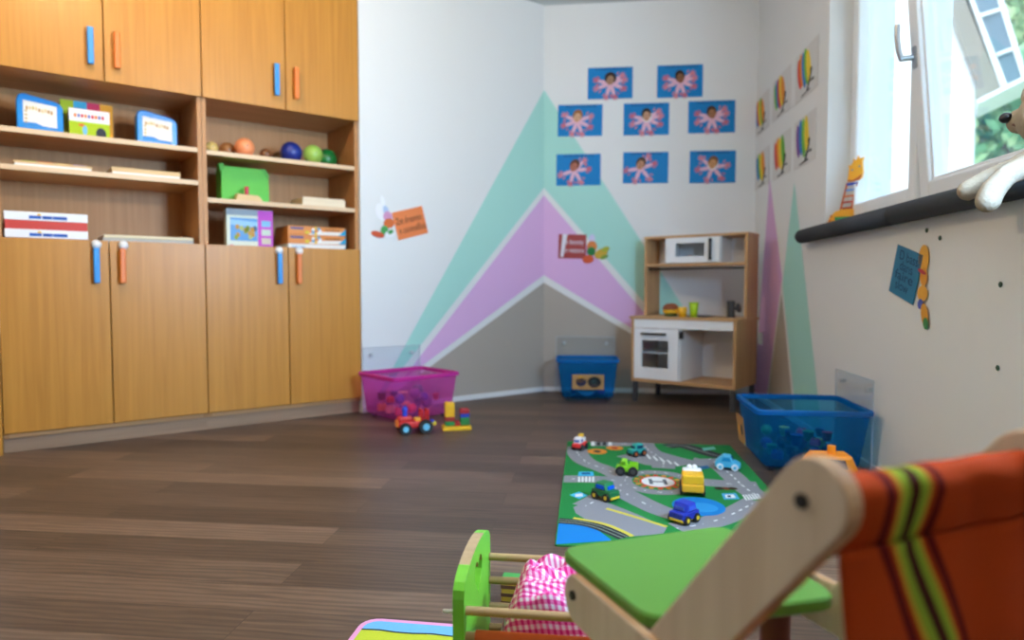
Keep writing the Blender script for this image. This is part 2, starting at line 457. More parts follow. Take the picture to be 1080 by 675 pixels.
mb.obj('handle', s2)
tag(win, win['label'], 'window', kind='structure')

mb = MB(); mb.box(1.05, 3.36, -0.03, FY0 + .05, SILL - .03, SILL - .001, mat('sill_grey', (120, 122, 126), .4), .004)
tag(mb.obj('trim_1', None, WR.o, (0, 0, WR.rz)), 'window sill board below the window', 'sill', kind='structure')
M_FOAM = mat('foam_grey', (60, 62, 66), .8, noise=.15, nscale=60, spec=.2)
# foam tubes pushed over the front edge of the sill
jx = WR.hit(943, 224, -0.045)[0]
x_l = WR.hit(845, 250, -0.045)[0]
for a, b2, lab in ((x_l, jx - .004, 'grey foam edge guard on the sill below the wooden giraffe'), (jx + .004, 3.38, 'grey foam edge guard on the sill below the white plush animal')):
    mb = MB()
    prof = []
    n = 22; R1 = .036; R2 = .019
    for sgn, xx in ((0, a), (1, b2)): pass
    ang = [math.radians(25 + (360 - 50) * i / n) for i in range(n + 1)]
    outer = [(-0.042 + R1 * math.cos(t), SILL - .0155 + R1 * math.sin(t)) for t in ang]
    inner = [(-0.042 + R2 * math.cos(t), SILL - .0155 + R2 * math.sin(t)) for t in ang[::-1]]
    loop = outer + inner; k = len(loop)
    e = .006
    L0_ = [(a, p[0], p[1]) for p in loop]; L1_ = [(b2, p[0], p[1]) for p in loop]
    vs = L0_ + L1_; fs = [[i, (i + 1) % k, k + (i + 1) % k, k + i] for i in range(k)]
    # end caps as strips
    for base in (0, k):
        for i in range(n):
            q = [base + i, base + i + 1, base + k - 2 - i, base + k - 1 - i]
            fs.append(q if base else q[::-1])
    mb.add(vs, fs, M_FOAM, True)
    tag(mb.obj('foam_edge_guard', None, WR.o, (0, 0, WR.rz)), lab, 'edge guard', 'foam guards on the window sill')

# unseen window added beside the viewpoint to hold the side fill lamps
w2 = thing('added_window', 'unseen white window added for its light in the same wall, beside the viewpoint', 'window', WR.o, WR.rz, kind='structure')
mb = MB(); ring(mb, V0_, V1_, SILL - .03, HEAD, .06, FY0, FY1, M_PVC); mb.box((V0_ + V1_) / 2 - .04, (V0_ + V1_) / 2 + .04, FY0, FY1, SILL, HEAD - .05, M_PVC)
mb.obj('frame', w2)

# socket near the kitchen
sx, sz = WR.hit(803, 357)
mb = MB(); mb.box(-.04, .04, -.012, -.001, -.04, .04, M_WHITE, .004); mb.lathe([(.022, 0), (.022, .002), (.019, .002), (.018, -.006)], M_WHITE, 20, Matrix.Translation((0, -.0122, 0)) @ Matrix.Rotation(PI / 2, 4, 'X'))
tag(mb.obj('wall_socket', None, WR.w(sx, 0, sz), (0, 0, WR.rz)), 'white wall socket beside the play kitchen', 'socket')

# ================================================================== CABINETS
def cabinet(x0, label, shelves, filler=False):
    t = thing('wall_cabinet', label, 'cabinet', WL.w(x0, 0, 0), WL.rz, 'built-in beech cabinets')
    mb = MB(); w = UW - .001
    yf = .026; yb = CABD
    mb.box(0.001, .021, yf, yb, .07, CABTOP, M_BEECHC); mb.box(w - .02, w, yf, yb, .07, CABTOP, M_BEECHC)
    mb.box(.021, w - .02, yb - .012, yb, .07, CABTOP, M_BEECHC)
    mb.box(.021, w - .02, yf, yb - .012, .07, .092, M_BEECHB)
    mb.box(.021, w - .02, yf, yb - .012, .915, .935, M_BEECHB)
    mb.box(.021, w - .02, yf, yb - .012, 1.724, 1.746, M_BEECHB)
    mb.box(.021, w - .02, yf, yb - .012, CABTOP - .022, CABTOP, M_BEECHB)
    mb.obj('body', t)
    mb = MB(); mb.box(0.0, w + .001, .046, .062, 0.001, .069, wood('plinth_wood', (150, 118, 92), (168, 134, 106), .5, axis='X')); mb.obj('plinth', t)
    if filler:
        mb = MB(); mb.box(-.128, -.002, .004, .024, .0, CABTOP, M_BEECH, .001); mb.obj('filler_panel', t)
    for z in shelves:
        mb = MB(); mb.box(.0215, w - .0205, yf + .002, yb - .013, z - .024, z, M_BEECHB, .002); mb.box(.022, w - .021, yf, yf + .0018, z - .0235, z - .0005, M_EDGE); mb.obj('shelf', t)
    for lo, (z0, z1) in ((True, (.094, .972)), (False, (1.722, CABTOP - .002))):
        for k in (0, 1):
            a = .002 + k * DW; b2 = a + DW - .005
            mb = MB(); mb.box(a, b2, .002, .0225, z0, z1, M_BEECH, .0015); d = mb.obj('door', t)
            hx = (b2 - .053) if k == 0 else (a + .050)
            h0, h1 = (.770, .935) if lo else (1.785, 1.955)
            mb = MB(); hm = M_BLUEH if k == 0 else M_ORH
            mb.box(hx - .013, hx + .013, -.034, -.016, h0, h1, hm, .005)
            for zz in (h0 + .02, h1 - .02): mb.cyl((hx, -.018, zz), (hx, .002, zz), .006, M_DARK)
            h = mb.obj('handle', d); h['label'] = 'blue bar handle' if k == 0 else 'orange bar handle'
            if lo:
                mb = MB(); mb.lathe([(.021, 0), (.022, .008), (.019, .018), (.010, .026), (.001, .028)], M_WHITE, 20, Matrix.Translation((hx + (.002 if k == 0 else .006), .0, .952)) @ Matrix.Rotation(PI / 2, 4, 'X'))
                c = mb.obj('child_lock', d); c['label'] = 'round white child lock'
    return t
cabinet(NX1 - UW, 'beech wall cabinet nearest the mountain, balls and a green case on shelves', (1.461, 1.216))
cabinet(NX0, 'beech wall cabinet at the left edge, blue cases and white game boxes', (1.466, 1.299), True)

# ---- things on the shelves
def C(u, v, d): return WL.hit(u, v, d)          # local x along the cabinets
def on_shelf(name, label, cat, u0, u1, d, z, group=None, turn=0.0):
    """root at the middle of the item's front foot"""
    x0 = C(u0, 200, d)[0]; x1 = C(u1, 200, d)[0]
    t = thing(name, label, cat, WL.w((x0 + x1) / 2, d, z), WL.rz + turn, group)
    return t, (x1 - x0)
def hgt(u, v, d): return C(u, v, d)[1]
M_CASEB = mat('case_blue', (6, 138, 222), .3); M_PAPER = mat('paper_white', (232, 232, 226), .6); M_CREAM = mat('cream_card', (226, 214, 180), .6)

def blue_case(u0, u1, vtl, vtr, lab):
    d = .16; z = 1.466
    t, w = on_shelf('toy_case', lab, 'case', u0, u1, d, z, 'blue cases on the top shelf')
    hl = hgt(u0, vtl, d) - z; hr = hgt(u1, vtr, d) - z
    h = min((hl + hr) / 2, .2); hl = h * 1.06; hr = h * .94
    o = [(-w / 2, .006), (-w / 2 + .006, .0005), (w / 2 - .006, .0005), (w / 2, .006), (w / 2, hr - .03), (w / 2 - .012, hr - .01), (w / 2 - .035, hr), (-w / 2 + .03, hl), (-w / 2 + .008, hl - .008), (-w / 2, hl - .03)]
    mb = MB(); mb.prism(o, 0, .07, M_CASEB, .006); mb.obj('shell', t)
    mb = MB(); yy = -.0015; 
    mb.prism([(-w * .36, h * .2), (w * .36, h * .16), (w * .36, h * .80), (-w * .36, h * .88)], yy, .002, M_PAPER)
    r = random.Random(3)
    for i in range(9):
        x = -w * .28 + i * w * .066; mb.ell(x, h * (.70 - i * .008) + r.uniform(-.006, .006), w * .028, h * .055, yy - .0006, print_ink(r.choice([(206, 190, 120), (190, 150, 90), (150, 170, 120), (220, 200, 150)])), 10)
    for i in range(4): mb.ell(-w * .30, h * (.6 - .1 * i), w * .03, h * .035, yy - .0006, print_ink((200, 180, 130)), 10)
    mb.flat([(-w * .36, h * .2), (w * .36, h * .16), (w * .36, h * .22), (w * .05, h * .24), (-w * .1, h * .31), (-w * .36, h * .3)], yy - .0006, print_ink((60, 140, 215)))
    p = mb.obj('picture_label', t); p['label'] = 'white picture label on the front'
blue_case(20, 69, 98, 108, 'blue plastic case with white label, left one on the top shelf')
blue_case(146, 188.5, 119.5, 121, 'blue plastic case with white label, right one on the top shelf')
# box with a strip of colour squares and the green game box in front of it
d = .27; t, w = on_shelf('colour_box', 'low box showing a row of lime, blue, red and orange squares', 'box', 66, 121, d, 1.466)
h = hgt(70, 105, d) - 1.466 
mb = MB(); mb.box(-w / 2, w / 2, 0, .06, .0005, h, M_PAPER, .001)
mb.obj('box', t)
mb = MB()
for i, c in enumerate(((176, 196, 40), (60, 170, 214), (206, 50, 92), (232, 160, 40))):
    mb.box(-w / 2 + i * w / 4, -w / 2 + (i + 1) * w / 4, -.002, .0, .002, h - .001, print_ink(c))
mb.obj('printed_front', t)
d = .15; t, w = on_shelf('game_box', 'lime green game box with white band and red side, top shelf', 'box', 75, 117.5, d, 1.466)
h = hgt(80, 114, d) - 1.466
mb = MB(); mb.box(-w / 2, w / 2, 0, .05, .0005, h, mat('box_red', (190, 40, 30), .5), .001); mb.obj('box', t)
mb = MB(); mb.box(-w / 2, w / 2, -.0015, 0, .001, h * .58, print_ink((166, 196, 20))); mb.box(-w / 2, w / 2, -.0015, 0, h * .58, h - .001, print_ink((236, 236, 236)))
for i in range(9): mb.ell(-w * .35 + i * w * .085, h * .77, w * .035, h * .07, -.002, print_ink(((230, 130, 60), (90, 110, 190), (200, 60, 80))[i % 3]), 10)
mb.ell(-w * .12, h * .3, w * .06, h * .16, -.002, print_ink((110, 180, 220))); mb.ell(w * .28, h * .24, w * .13, h * .2, -.002, print_ink((40, 46, 60))); mb.ell(-w * .2, h * .46, w * .08, h * .05, -.002, print_ink((214, 110, 50)))
mb.obj('printed_front', t)
# wooden trays on the middle shelf
def trays(u0, u1, d, z, hs, cols, labs, name, group, dep=.2, bits=()):
    zz = z + .0005
    for i, (h, c, lab) in enumerate(zip(hs, cols, labs)):
        t, w = on_shelf(name, lab, 'puzzle', u0 + i * (-1 if i else 0), u1 + i * 1, d + .004 * i, zz, group, .012 * i)
        mb = MB(); mb.box(-w / 2, w / 2, 0, dep, 0, h, c, .002); mb.obj('board', t)
        if i == len(hs) - 1 and bits:
            mb = MB()
            for k, cc in enumerate(bits):
                mb.box(-w / 2 + .03 + k * w / (len(bits) + .6), -w / 2 + .03 + (k + .8) * w / (len(bits) + .6), .006, dep - .02, h + .0002, h + .003, print_ink(cc), .001)
            mb.obj('puzzle_pieces', t)
        zz += h + (.0036 if (i == len(hs) - 1 and bits) else .0006)
M_TRAY = wood('tray_wood', (206, 172, 118), (226, 196, 142), .5, axis='X')
trays(16, 97, .08, 1.299, (.017, .010), (M_PAPER, M_TRAY), ('cream puzzle board, bottom one of the left pile on the middle shelf', 'wooden puzzle with coloured pieces on top of the left pile, middle shelf'), 'puzzle_board', 'puzzles on the middle shelf', .22, ((140, 170, 40), (230, 120, 70), (220, 190, 120), (140, 130, 200)))
trays(119, 190, .08, 1.299, (.017, .021), (M_PAPER, M_TRAY), ('white puzzle board, bottom one of the right pile on the middle shelf', 'thick tan wooden puzzle board on top of the right pile, middle shelf'), 'puzzle_board', 'puzzles on the middle shelf', .22)
# white-red game boxes
M_BOXW = mat('box_white', (236, 238, 240), .4); M_BOXR = mat('box_redbase', (196, 50, 34), .5)
for i, lab in enumerate(('white and red game box at the bottom of the pair, left cabinet', 'white and red game box on top of the pair, left cabinet')):
    t, w = on_shelf('game_box', lab, 'box', 3, 91.5, .05, .9355 + i * .0795, 'white and red game boxes')
    mb = MB(); mb.box(-w / 2 + .002, w / 2 - .002, .002, .26, 0, .04, M_BOXR, .001); mb.obj('box_base', t)
    mb = MB(); mb.box(-w / 2, w / 2, 0, .262, .0402, .079, M_BOXW, .002)
    for k, x in enumerate((-.06, -.045, -.03, -.01, .0, .012, .03, .045, .06, .07)):
        mb.box(x - .008, x + .008, -.0008, 0, .048, .062, print_ink((40, 92, 180)), 0)
    mb.ell(-.03, .067, .008, .005, -.001, print_ink((230, 180, 40)), 10)
    mb.obj('lid', t)
for i, (lab, c, h) in enumerate((('thick grey-white folded game board lying on the left cabinet counter', mat('board_grey', (176, 172, 162), .5), .055), ('thin cream game board lying on top of the grey-white board', M_CREAM, .014))):
    t, w = on_shelf('game_board', lab, 'board', 107 + i, 203, .06, .9355 + i * .0556, 'game boards in the left cabinet')
    mb = MB(); mb.box(-w / 2, w / 2, 0, .26, 0, h, c, .002); mb.obj('board', t)

# balls
def ball(u, v, r_px, d, z, c, lab, seam=None):
    x, zz = C(u, v, d); p = WL.w(x, d, 0)
    depth = p.y; r = r_px / F * depth
    t = thing('ball', lab, 'ball', (p.x, p.y, z + r), WL.rz, 'balls on the top shelf')
    mb = MB(); mb.sph((0, 0, 0), r, mat('ball_%d_%d_%d' % c, c, .35), 28); mb.obj('ball_skin', t)
    mb = MB(); mb.cyl((0, -r - .0005, r * .1), (0, -r + .004, r * .1), .004, mat('valve', (40, 40, 40), .5), n=10); mb.obj('valve', t)
    return t
zt = 1.4612
ball(223, 150, 6.5, .15, zt, (214, 186, 110), 'small straw yellow ball, leftmost on the shelf')
ball(240, 150, 8.5, .23, zt, (150, 100, 56), 'brown ball between the yellow and the peach ball')
ball(258, 151, 10, .13, zt, (240, 150, 100), 'peach orange ball, biggest of the left group')
ball(280, 158, 6.2, .16, zt, (112, 66, 34), 'small dark brown ball between peach and navy balls')
ball(294, 156, 8, .32, zt, (120, 92, 62), 'dull tan ball behind the navy ball')
ball(307, 157, 11.2, .16, zt, (18, 42, 128), 'navy blue ball beside the lime ball')
ball(330, 161, 10.0, .11, zt, (150, 190, 84), 'light lime green ball in front of the dark green ball')
ball(344, 161, 10.8, .25, zt, (14, 110, 48), 'dark green ball, rightmost on the shelf')
# green case
d = .14; t, w = on_shelf('toy_case', 'grass green fabric case with dark side standing on middle shelf', 'case', 233.5, 284, d, 1.216)
h = hgt(260, 177, d) - 1.216; h = min(h, .2)
mb = MB(); mb.prism([(-w / 2, .001), (w / 2, .001), (w / 2 - .002, h - .03), (w / 2 - .02, h), (-w / 2 + .015, h), (-w / 2, h - .012)], 0, .11, mat('case_green', (92, 190, 66), .6, noise=.08), .004); mb.obj('shell', t)
mb = MB(); mb.prism([(w / 2 - .05, h + .0005), (w / 2 - .004, h * .72), (w / 2 - .002, h - .03), (w / 2 - .02, h + .0005)], -.003, -.0005, mat('case_green_flap', (76, 170, 56), .6)); mb.obj('flap', t); mb = MB(); mb.prism([(-w / 2 - .006, h * .85), (-w / 2 + .02, h * .9), (-w / 2 + .012, h + .012), (-w / 2 - .012, h + .008)], -.003, .05, mat('case_green_flap', (76, 170, 56), .6), .001); mb.obj('flap', t)
# wooden toy with a red peg in front of it
t, w = on_shelf('peg_toy', 'small wooden wedge with a red peg standing before the green case', 'toy', 249, 277, .05, 1.2163)
mb = MB(); mb.prism([(-w / 2, 0), (w / 2, 0), (w / 2 - .004, .012), (w / 2 - .022, .032), (-w / 2 + .008, .036)], 0, .05, M_TRAY, .002); mb.obj('wedge', t)
mb = MB(); mb.cyl((-.008, .025, .0362), (-.008, .025, .078), .012, mat('peg_red', (186, 36, 56), .4)); mb.obj('peg', t)
# cream wooden box
t, w = on_shelf('wooden_box', 'long cream wooden box with sliding lid on middle shelf', 'box', 319, 364, .07, 1.2163)
M_LIMEW = wood('lime_wood', (224, 206, 176), (238, 224, 198), .55, axis='X')
mb = MB(); mb.box(-w / 2, w / 2, 0, .2, 0, .044, M_LIMEW, .002); mb.obj('box', t)
mb = MB(); mb.box(-w / 2 + .006, w / 2 - .006, .004, .196, .0443, .051, M_LIMEW, .001); mb.obj('lid', t)
# puzzle box with blue picture and purple side panel
d = .08; t, w = on_shelf('puzzle_box', 'upright puzzle box with blue picture and purple end panel', 'box', 238, 287, d, .9355)
h = min(hgt(240, 219.5, d) - .9355, .25)
mb = MB(); mb.box(-w / 2, w / 2, 0, .05, .0005, h, mat('box_cream', (212, 218, 200), .5), .0015); mb.obj('box', t)
mb = MB(); y = -.0012
mb.box(-w / 2, w * .17, y, 0, h * .86, h - .002, print_ink((150, 164, 176))); mb.box(w * .17, w / 2, y, 0, .001, h - .002, print_ink((196, 84, 196)))
mb.box(-w * .42, w * .16, y, 0, h * .28, h * .8, print_ink((104, 158, 214))); mb.flat([(-w * .42, h * .64), (w * .16, h * .6), (w * .16, h * .72), (-w * .42, h * .76)], y - .0004, print_ink((150, 196, 230)))
r = random.Random(5)
for i in range(14): mb.ell(r.uniform(-w * .36, w * .12), r.uniform(h * .36, h * .6), w * .045, h * .06, y - .0005, print_ink(r.choice([(150, 170, 70), (196, 150, 70), (70, 110, 150), (180, 190, 120)])), 10)
for zz, c in ((.62, (130, 190, 224)), (.42, (196, 214, 200)), (.22, (206, 200, 180))): mb.box(w * .25, w * .45, y - .0006, y, h * zz, h * (zz + .14), print_ink(c))
mb.ell(w * .40, h * .1, w * .045, h * .05, y - .0006, print_ink((240, 240, 240))); mb.ell(-w * .4, h * .16, w * .05, h * .03, y - .0006, print_ink((220, 120, 150)))
mb.obj('printed_front', t)
# three orange and white boxes
zz = .9357
for i, (lab, base, hgt_) in enumerate((('mostly white toy box at the bottom of the orange pile', (232, 230, 226), .062), ('orange toy box in the middle of the pile', (214, 130, 50), .050), ('orange toy box on top of the pile', (218, 134, 54), .050))):
    t, w = on_shelf('toy_box', lab, 'box', 303, 364, .07, zz, 'orange and white toy boxes')
    mb = MB(); mb.box(-w / 2, w / 2, 0, .22, 0, hgt_, plain(base), .0015); mb.obj('box', t)
    mb = MB(); y = -.001
    if i: mb.flat([(-.04, .002), (w / 2, .004), (w / 2, hgt_ * .5), (.02, hgt_ * .42), (-.06, hgt_ * .15)], y, print_ink((238, 232, 224)))
    mb.flat([(w / 2 - .045, .004), (w / 2 - .001, .004), (w / 2 - .001, hgt_ * .85)], y - .0004, print_ink((24, 160, 206)))
    if i:
        mb.box(-w * .46, -w * .24, y, 0, hgt_ * .62, hgt_ * .85, print_ink((60, 84, 140)))
        for k in range(7): mb.ell(-w * .02 + .022 * math.cos(k * .9), hgt_ * .5 + .016 * math.sin(k * .9), .009, .009, y - .0006, print_ink(((240, 240, 240), (70, 160, 200), (230, 190, 60))[k % 3]), 10)
        mb.ell(-w * .18, hgt_ * .3, .014, .01, y - .0006, print_ink((214, 190, 50)), 8)
        for k in range(5): mb.box(w * .14 + k * .018, w * .14 + k * .018 + .013, y - .0006, y, hgt_ * .56, hgt_ * .72, print_ink((120, 66, 30)))
    else:
        mb.box(-w * .49, w * .49, y + .0004, 0, .002, hgt_ - .002, print_ink((236, 232, 228))); mb.box(-w * .44, -w * .22, y, 0, hgt_ * .55, hgt_ * .8, print_ink((160, 190, 220)))
    mb.obj('printed_front', t)
    zz += hgt_ + .0006
# ================================================================== WALL PICTURES
M_CARDB = mat('card_blue', (0, 122, 190), .55, spec=.25)
def sheet_on(W, px, name, label, cat, group, w=None, h=None, gap=.002, roll=True):
    pts = [W.hit(*p) for p in px]          # TL TR BR BL
    cx = sum(p[0] for p in pts) / 4; cz = sum(p[1] for p in pts) / 4
    w0 = (pts[1][0] - pts[0][0] + pts[2][0] - pts[3][0]) / 2; h0 = (pts[0][1] - pts[3][1] + pts[1][1] - pts[2][1]) / 2
    a = (math.atan2(pts[1][1] - pts[0][1], pts[1][0] - pts[0][0]) + math.atan2(pts[2][1] - pts[3][1], pts[2][0] - pts[3][0])) / 2
    t = thing(name, label, cat, W.w(cx, -gap, cz), W.rz, group, -a if roll else 0)
    return t, (w or w0), (h or h0)

def hand(mb, x, z, ang, s, y, c1, c2):
    """a printed child's hand: palm and five fingers"""
    def P(a, r): return (x + math.cos(ang + a) * r, z + math.sin(ang + a) * r)
    p = P(0, s * .04); mb.ell(p[0], p[1], s * .48, s * .15, y, c1, 16, ang)
    for k, (a, L) in enumerate(((-.75, .62), (-.32, .92), (-.02, 1.0), (.28, .92), (1.0, .6))):
        q = P(a * .62, s * (.32 + L * .36)); mb.ell(q[0], q[1], s * .25 * L, s * .06, y - .0003, c2, 10, ang + a * .62)

CARDS = [
 (((619.8, 71.8), (667.5, 70.4), (667, 103.6), (620, 105)), 'top row left, with the black curly-haired face', (40, 28, 24), (168, 128, 100), -.2, 0),
 (((693, 69.2), (741.5, 67.8), (741, 102), (693, 103.6)), 'top row right, with the brown-skinned face', (44, 30, 22), (140, 92, 60), .1, 0),
 (((588.5, 111), (635.6, 110), (635.2, 143.4), (588.5, 144)), 'middle row left, with the blond head tilted sideways', (150, 96, 52), (216, 168, 130), -.3, 1),
 (((657.5, 109.4), (705.8, 108.2), (705.5, 142), (657.8, 143)), 'middle row centre, with short dark hair and white collar', (36, 28, 24), (196, 150, 120), 0, 0),
 (((726, 106.8), (775.6, 105.6), (775, 139.6), (725.6, 141)), 'middle row right, with the wide dark-haired face', (60, 38, 24), (158, 106, 70), .1, 0),
 (((586.8, 163), (633, 162), (633.8, 195.2), (586.8, 196)), 'bottom row left, with a reddish face over two hand prints', (92, 52, 36), (176, 104, 84), -.5, 2),
 (((657.2, 160.8), (705, 160), (704.6, 193.4), (657, 193.4)), 'bottom row centre, with hand prints leaning to the right', (70, 46, 30), (190, 136, 104), -.4, 3),
 (((727.2, 159.4), (776, 158.6), (775.6, 192.8), (727.2, 193.2)), 'bottom row right, with a face in a white hood', (120, 78, 40), (206, 150, 96), -.3, 4),
]
HP1 = print_ink((226, 180, 200)); HP2 = print_ink((212, 128, 140)); HP3 = print_ink((200, 104, 120))
LAY = {0: ((200, .30, 1), (165, .25, 0), (255, .05, 1), (290, -.05, 0), (15, -.25, 1), (340, -.28, 0), (35, -.22, 1)),
       1: ((155, .22, 1), (200, .25, 0), (250, .08, 1), (290, -.06, 1), (335, -.25, 0), (20, -.25, 1)),
       2: ((200, .2, 1), (255, .12, 0), (45, -.2, 1), (5, -.22, 0), (300, -.08, 1)),
       3: ((190, .22, 0), (250, .15, 1), (60, -.2, 1), (20, -.22, 0), (310, -.1, 1)),
       4: ((140, .25, 1), (190, .25, 0), (250, .1, 1), (310, -.12, 0), (10, -.25, 1))}
for px, lab, hair, skin, tilt, lay in CARDS:
    t, w, h = sheet_on(WB, px, 'photo_card', 'blue hand-print card, ' + lab, 'picture', 'blue hand-print cards on the back wall')
    mb = MB(); mb.prism([(-w / 2, -h / 2), (w / 2, -h / 2), (w / 2, h / 2), (-w / 2, h / 2)], -.0012, 0, M_CARDB)
    r = random.Random(int(px[0][0])); x = -w * .33
    while x < w * .36:                       # one line of small dark lettering, too small to read
        k = r.uniform(.008, .02)
        mb.flat([(x, h * .42), (x + k, h * .42), (x + k, h * .46), (x, h * .46)], -.0014, print_ink((10, 60, 110))); x += k + .006
    mb.obj('card', t)
    ox, oz = {0: (0, -.02), 1: (-.01, 0), 2: (.0, 0), 3: (.0, -.0), 4: (.0, .0)}[lay]
    mb = MB(); fx = {0: 0, 1: -.02, 2: -.03, 3: -.035, 4: -.0}[lay]; fz = h * .12
    for i, (a, dx, c) in enumerate(LAY[lay]):
        ar = math.radians(a)
        hand(mb, fx + .046 * math.cos(ar), fz - h * .14 + .042 * math.sin(ar), ar, .088, -.0016 - i * .00008, HP1, HP2 if c else HP3)
    mb.ell(fx, fz - h * .15, .020, .026, -.0026, HP1)
    mb.obj('hand_prints', t)
    mb = MB(); c_, q_ = math.cos(tilt), math.sin(tilt)
    def FP(x, z): return (fx + x * c_ - z * q_, fz + x * q_ + z * c_)
    if lay == 4 or 'collar' in lab: mb.ell(*FP(.004, -.004), .036, .046, -.0028, print_ink((230, 230, 234)), 20, tilt)
    mb.ell(*FP(0, .008), .034 if 'curly' not in lab else .042, .042, -.0030, print_ink(hair), 20, tilt)
    mb.ell(*FP(.002, -.008), .025, .033, -.0032, print_ink(skin), 20, tilt)
    for sx in (-.010, .012): mb.ell(*FP(sx, .000), .0045, .0028, -.0034, print_ink((30, 22, 20)), 10, tilt)
    mb.ell(*FP(.001, -.010), .003, .006, -.0034, print_ink(tuple(int(k * .8) for k in skin)), 10, tilt)
    mb.ell(*FP(.001, -.024), .009, .003, -.0034, print_ink((150, 60, 60)), 10, tilt)
    f = mb.obj('face_photo', t); f['label'] = 'cut-out photo of a child\'s face'

# six painted sheets on the window wall
M_SHEET = mat('sheet_white', (214, 212, 210), .6)
RB = [(214, 60, 40), (232, 140, 30), (236, 206, 40), (110, 180, 60), (40, 120, 190), (120, 70, 150)]
SHEETS = [
 ((803.5, 121), (.38, .245), 'top left, nearest the room corner', .1, (4, 0, 2, 3, 1)),
 ((824.5, 100), (.38, .25), 'top centre', .05, (3, 4, 0, 2, 1)),
 ((851, 75), (.37, .255), 'top right, beside the window reveal', .0, (0, 1, 4, 3, 2)),
 ((804, 178), (.36, .24), 'bottom left, over the lilac peak', .05, (4, 3, 2, 1)),
 ((824.5, 164), (.37, .25), 'bottom centre, over the teal peak', .0, (0, 1, 2, 3)),
 ((849, 148), (.36, .26), 'bottom right, beside the window reveal', -.1, (5, 4, 3, 2)),
]
DS = [WR.hit(u, v) for (u, v), *_ in SHEETS]
for (c, (w, h), lab, lean, order), (cx, cz) in zip(SHEETS, DS):
    t = thing('painted_sheet', 'white sheet with rainbow finger painting, ' + lab + ' of six', 'picture', WR.w(cx, -.002, cz), WR.rz, 'rainbow paintings on the window wall')
    mb = MB(); mb.prism([(-w / 2, -h / 2), (w / 2, -h / 2), (w / 2, h / 2), (-w / 2, h / 2)], -.0012, 0, M_SHEET); mb.obj('paper', t)
    mb = MB(); n = len(order)
    for k, ci in enumerate(order):
        x = -w * .30 + k * w * .40 / (n - 1); 
        mb.ell(x, h * (.06 + .04 * (k % 2)), w * .10, h * (.42 - .03 * abs(k - n / 2)), -.0014 - .0001 * k, print_ink(RB[ci]), 18, .26 + lean)
    mb.obj('rainbow', t)
    mb = MB(); K = print_ink((26, 26, 30))
    mb.flat([(w * .02, -h * .42), (w * .10, -h * .42), (w * .26, -h * .12), (w * .20, -h * .10)], -.0022, K)
    mb.ell(w * .22, -h * .06, w * .05, h * .06, -.0022, K, 12); mb.flat([(w * .14, -h * .28), (w * .34, -h * .30), (w * .34, -h * .24)], -.0023, K)
    mb.flat([(-w * .2, -h * .47), (w * .2, -h * .44), (w * .2, -h * .41), (-w * .2, -h * .44)], -.0022, K)
    mb.obj('black_bird_figure', t)

# three small word signs
INK = print_ink((60, 30, 24))
t, w, h = sheet_on(WL, ((414.5, 223.5), (445.6, 217.2), (451.5, 245.2), (417.5, 255)), 'word_sign', 'orange card sign with two lines of dark words', 'sign', 'word signs on the walls')
mb = MB(); mb.prism([(-w / 2, -h / 2), (w / 2, -h / 2), (w / 2, h / 2), (-w / 2, h / 2)], -.0014, 0, mat('sign_orange', (226, 124, 62), .5)); mb.obj('card', t)
mb = MB(); text_into(mb, 'Zet dreamen', .06, -w * .02, h * .14, -.0018, INK, .0, w * .84); mb.obj('lettering', t); mb = MB(); text_into(mb, 'n ooneselfluis', .06, w * .04, -h * .2, -.0018, INK, .0, w * .88); mb.obj('lettering', t)
def cutouts(W, u, v, label, shapes):
    x, z = W.hit(u, v)
    t = thing('paper_cutout', label, 'decoration', W.w(x, -.005, z), W.rz)
    mb = MB()
    for i, (dx, dz, rx, rz, rot, c) in enumerate(shapes):
        mb.ell(dx, dz, rx, rz, -.0004 - i * .0003, print_ink(c), 18, rot)
    mb.obj('paper_shapes', t)
cutouts(WL, 405, 230, 'plain coloured paper cut-out left of the orange sign', [
  (-.01, .10, .012, .034, .2, (240, 242, 246)), (-.022, .035, .036, .052, .3, (240, 240, 244)), (.010, .045, .018, .03, .3, (176, 196, 226)), (.022, .01, .03, .032, .3, (206, 150, 190)),
  (.03, -.03, .036, .03, .3, (206, 106, 52)), (.0, -.075, .026, .030, .0, (70, 150, 80)), (.035, -.095, .034, .02, .2, (236, 236, 240)), (-.045, -.1, .045, .018, -.2, (196, 82, 46)), (.04, -.082, .02, .012, .5, (56, 140, 70))])
t, w, h = sheet_on(WB, ((588, 246.8), (619.5, 247.6), (617, 272.8), (590, 272.6)), 'word_sign', 'dark red card sign with two lines of white words', 'sign', 'word signs on the walls')
mb = MB(); mb.prism([(-w / 2, -h / 2), (w / 2, -h / 2), (w / 2, h / 2), (-w / 2, h / 2)], -.0014, 0, mat('sign_red', (150, 34, 28), .5)); mb.obj('card', t)
mb = MB(); WI = print_ink((226, 222, 232)); text_into(mb, 'In boosty', .05, w * .06, h * .18, -.0018, WI, 0, w * .68); mb.obj('lettering', t); mb = MB(); text_into(mb, 'in natura', .05, w * .06, -h * .16, -.0018, WI, 0, w * .72)
mb.obj('lettering', t); mb = MB(); mb.flat([(-w * .42, -h * .42), (-w * .32, -h * .46), (-w * .18, h * .5), (-w * .36, h * .5)], -.0019, WI); mb.obj('white_strip', t)
cutouts(WB, 628, 263, 'plain coloured paper cut-out right of the red sign', [
  (-.025, .075, .022, .032, .0, (214, 208, 236)), (-.025, .02, .036, .04, .0, (210, 120, 60)), (-.03, -.015, .03, .032, .0, (30, 116, 52)), (-.052, -.07, .04, .03, .1, (206, 84, 44)),
  (.04, -.03, .05, .032, .5, (200, 160, 50)), (.07, .0, .03, .018, .3, (170, 170, 50)), (.062, -.055, .03, .014, .4, (120, 150, 60))])
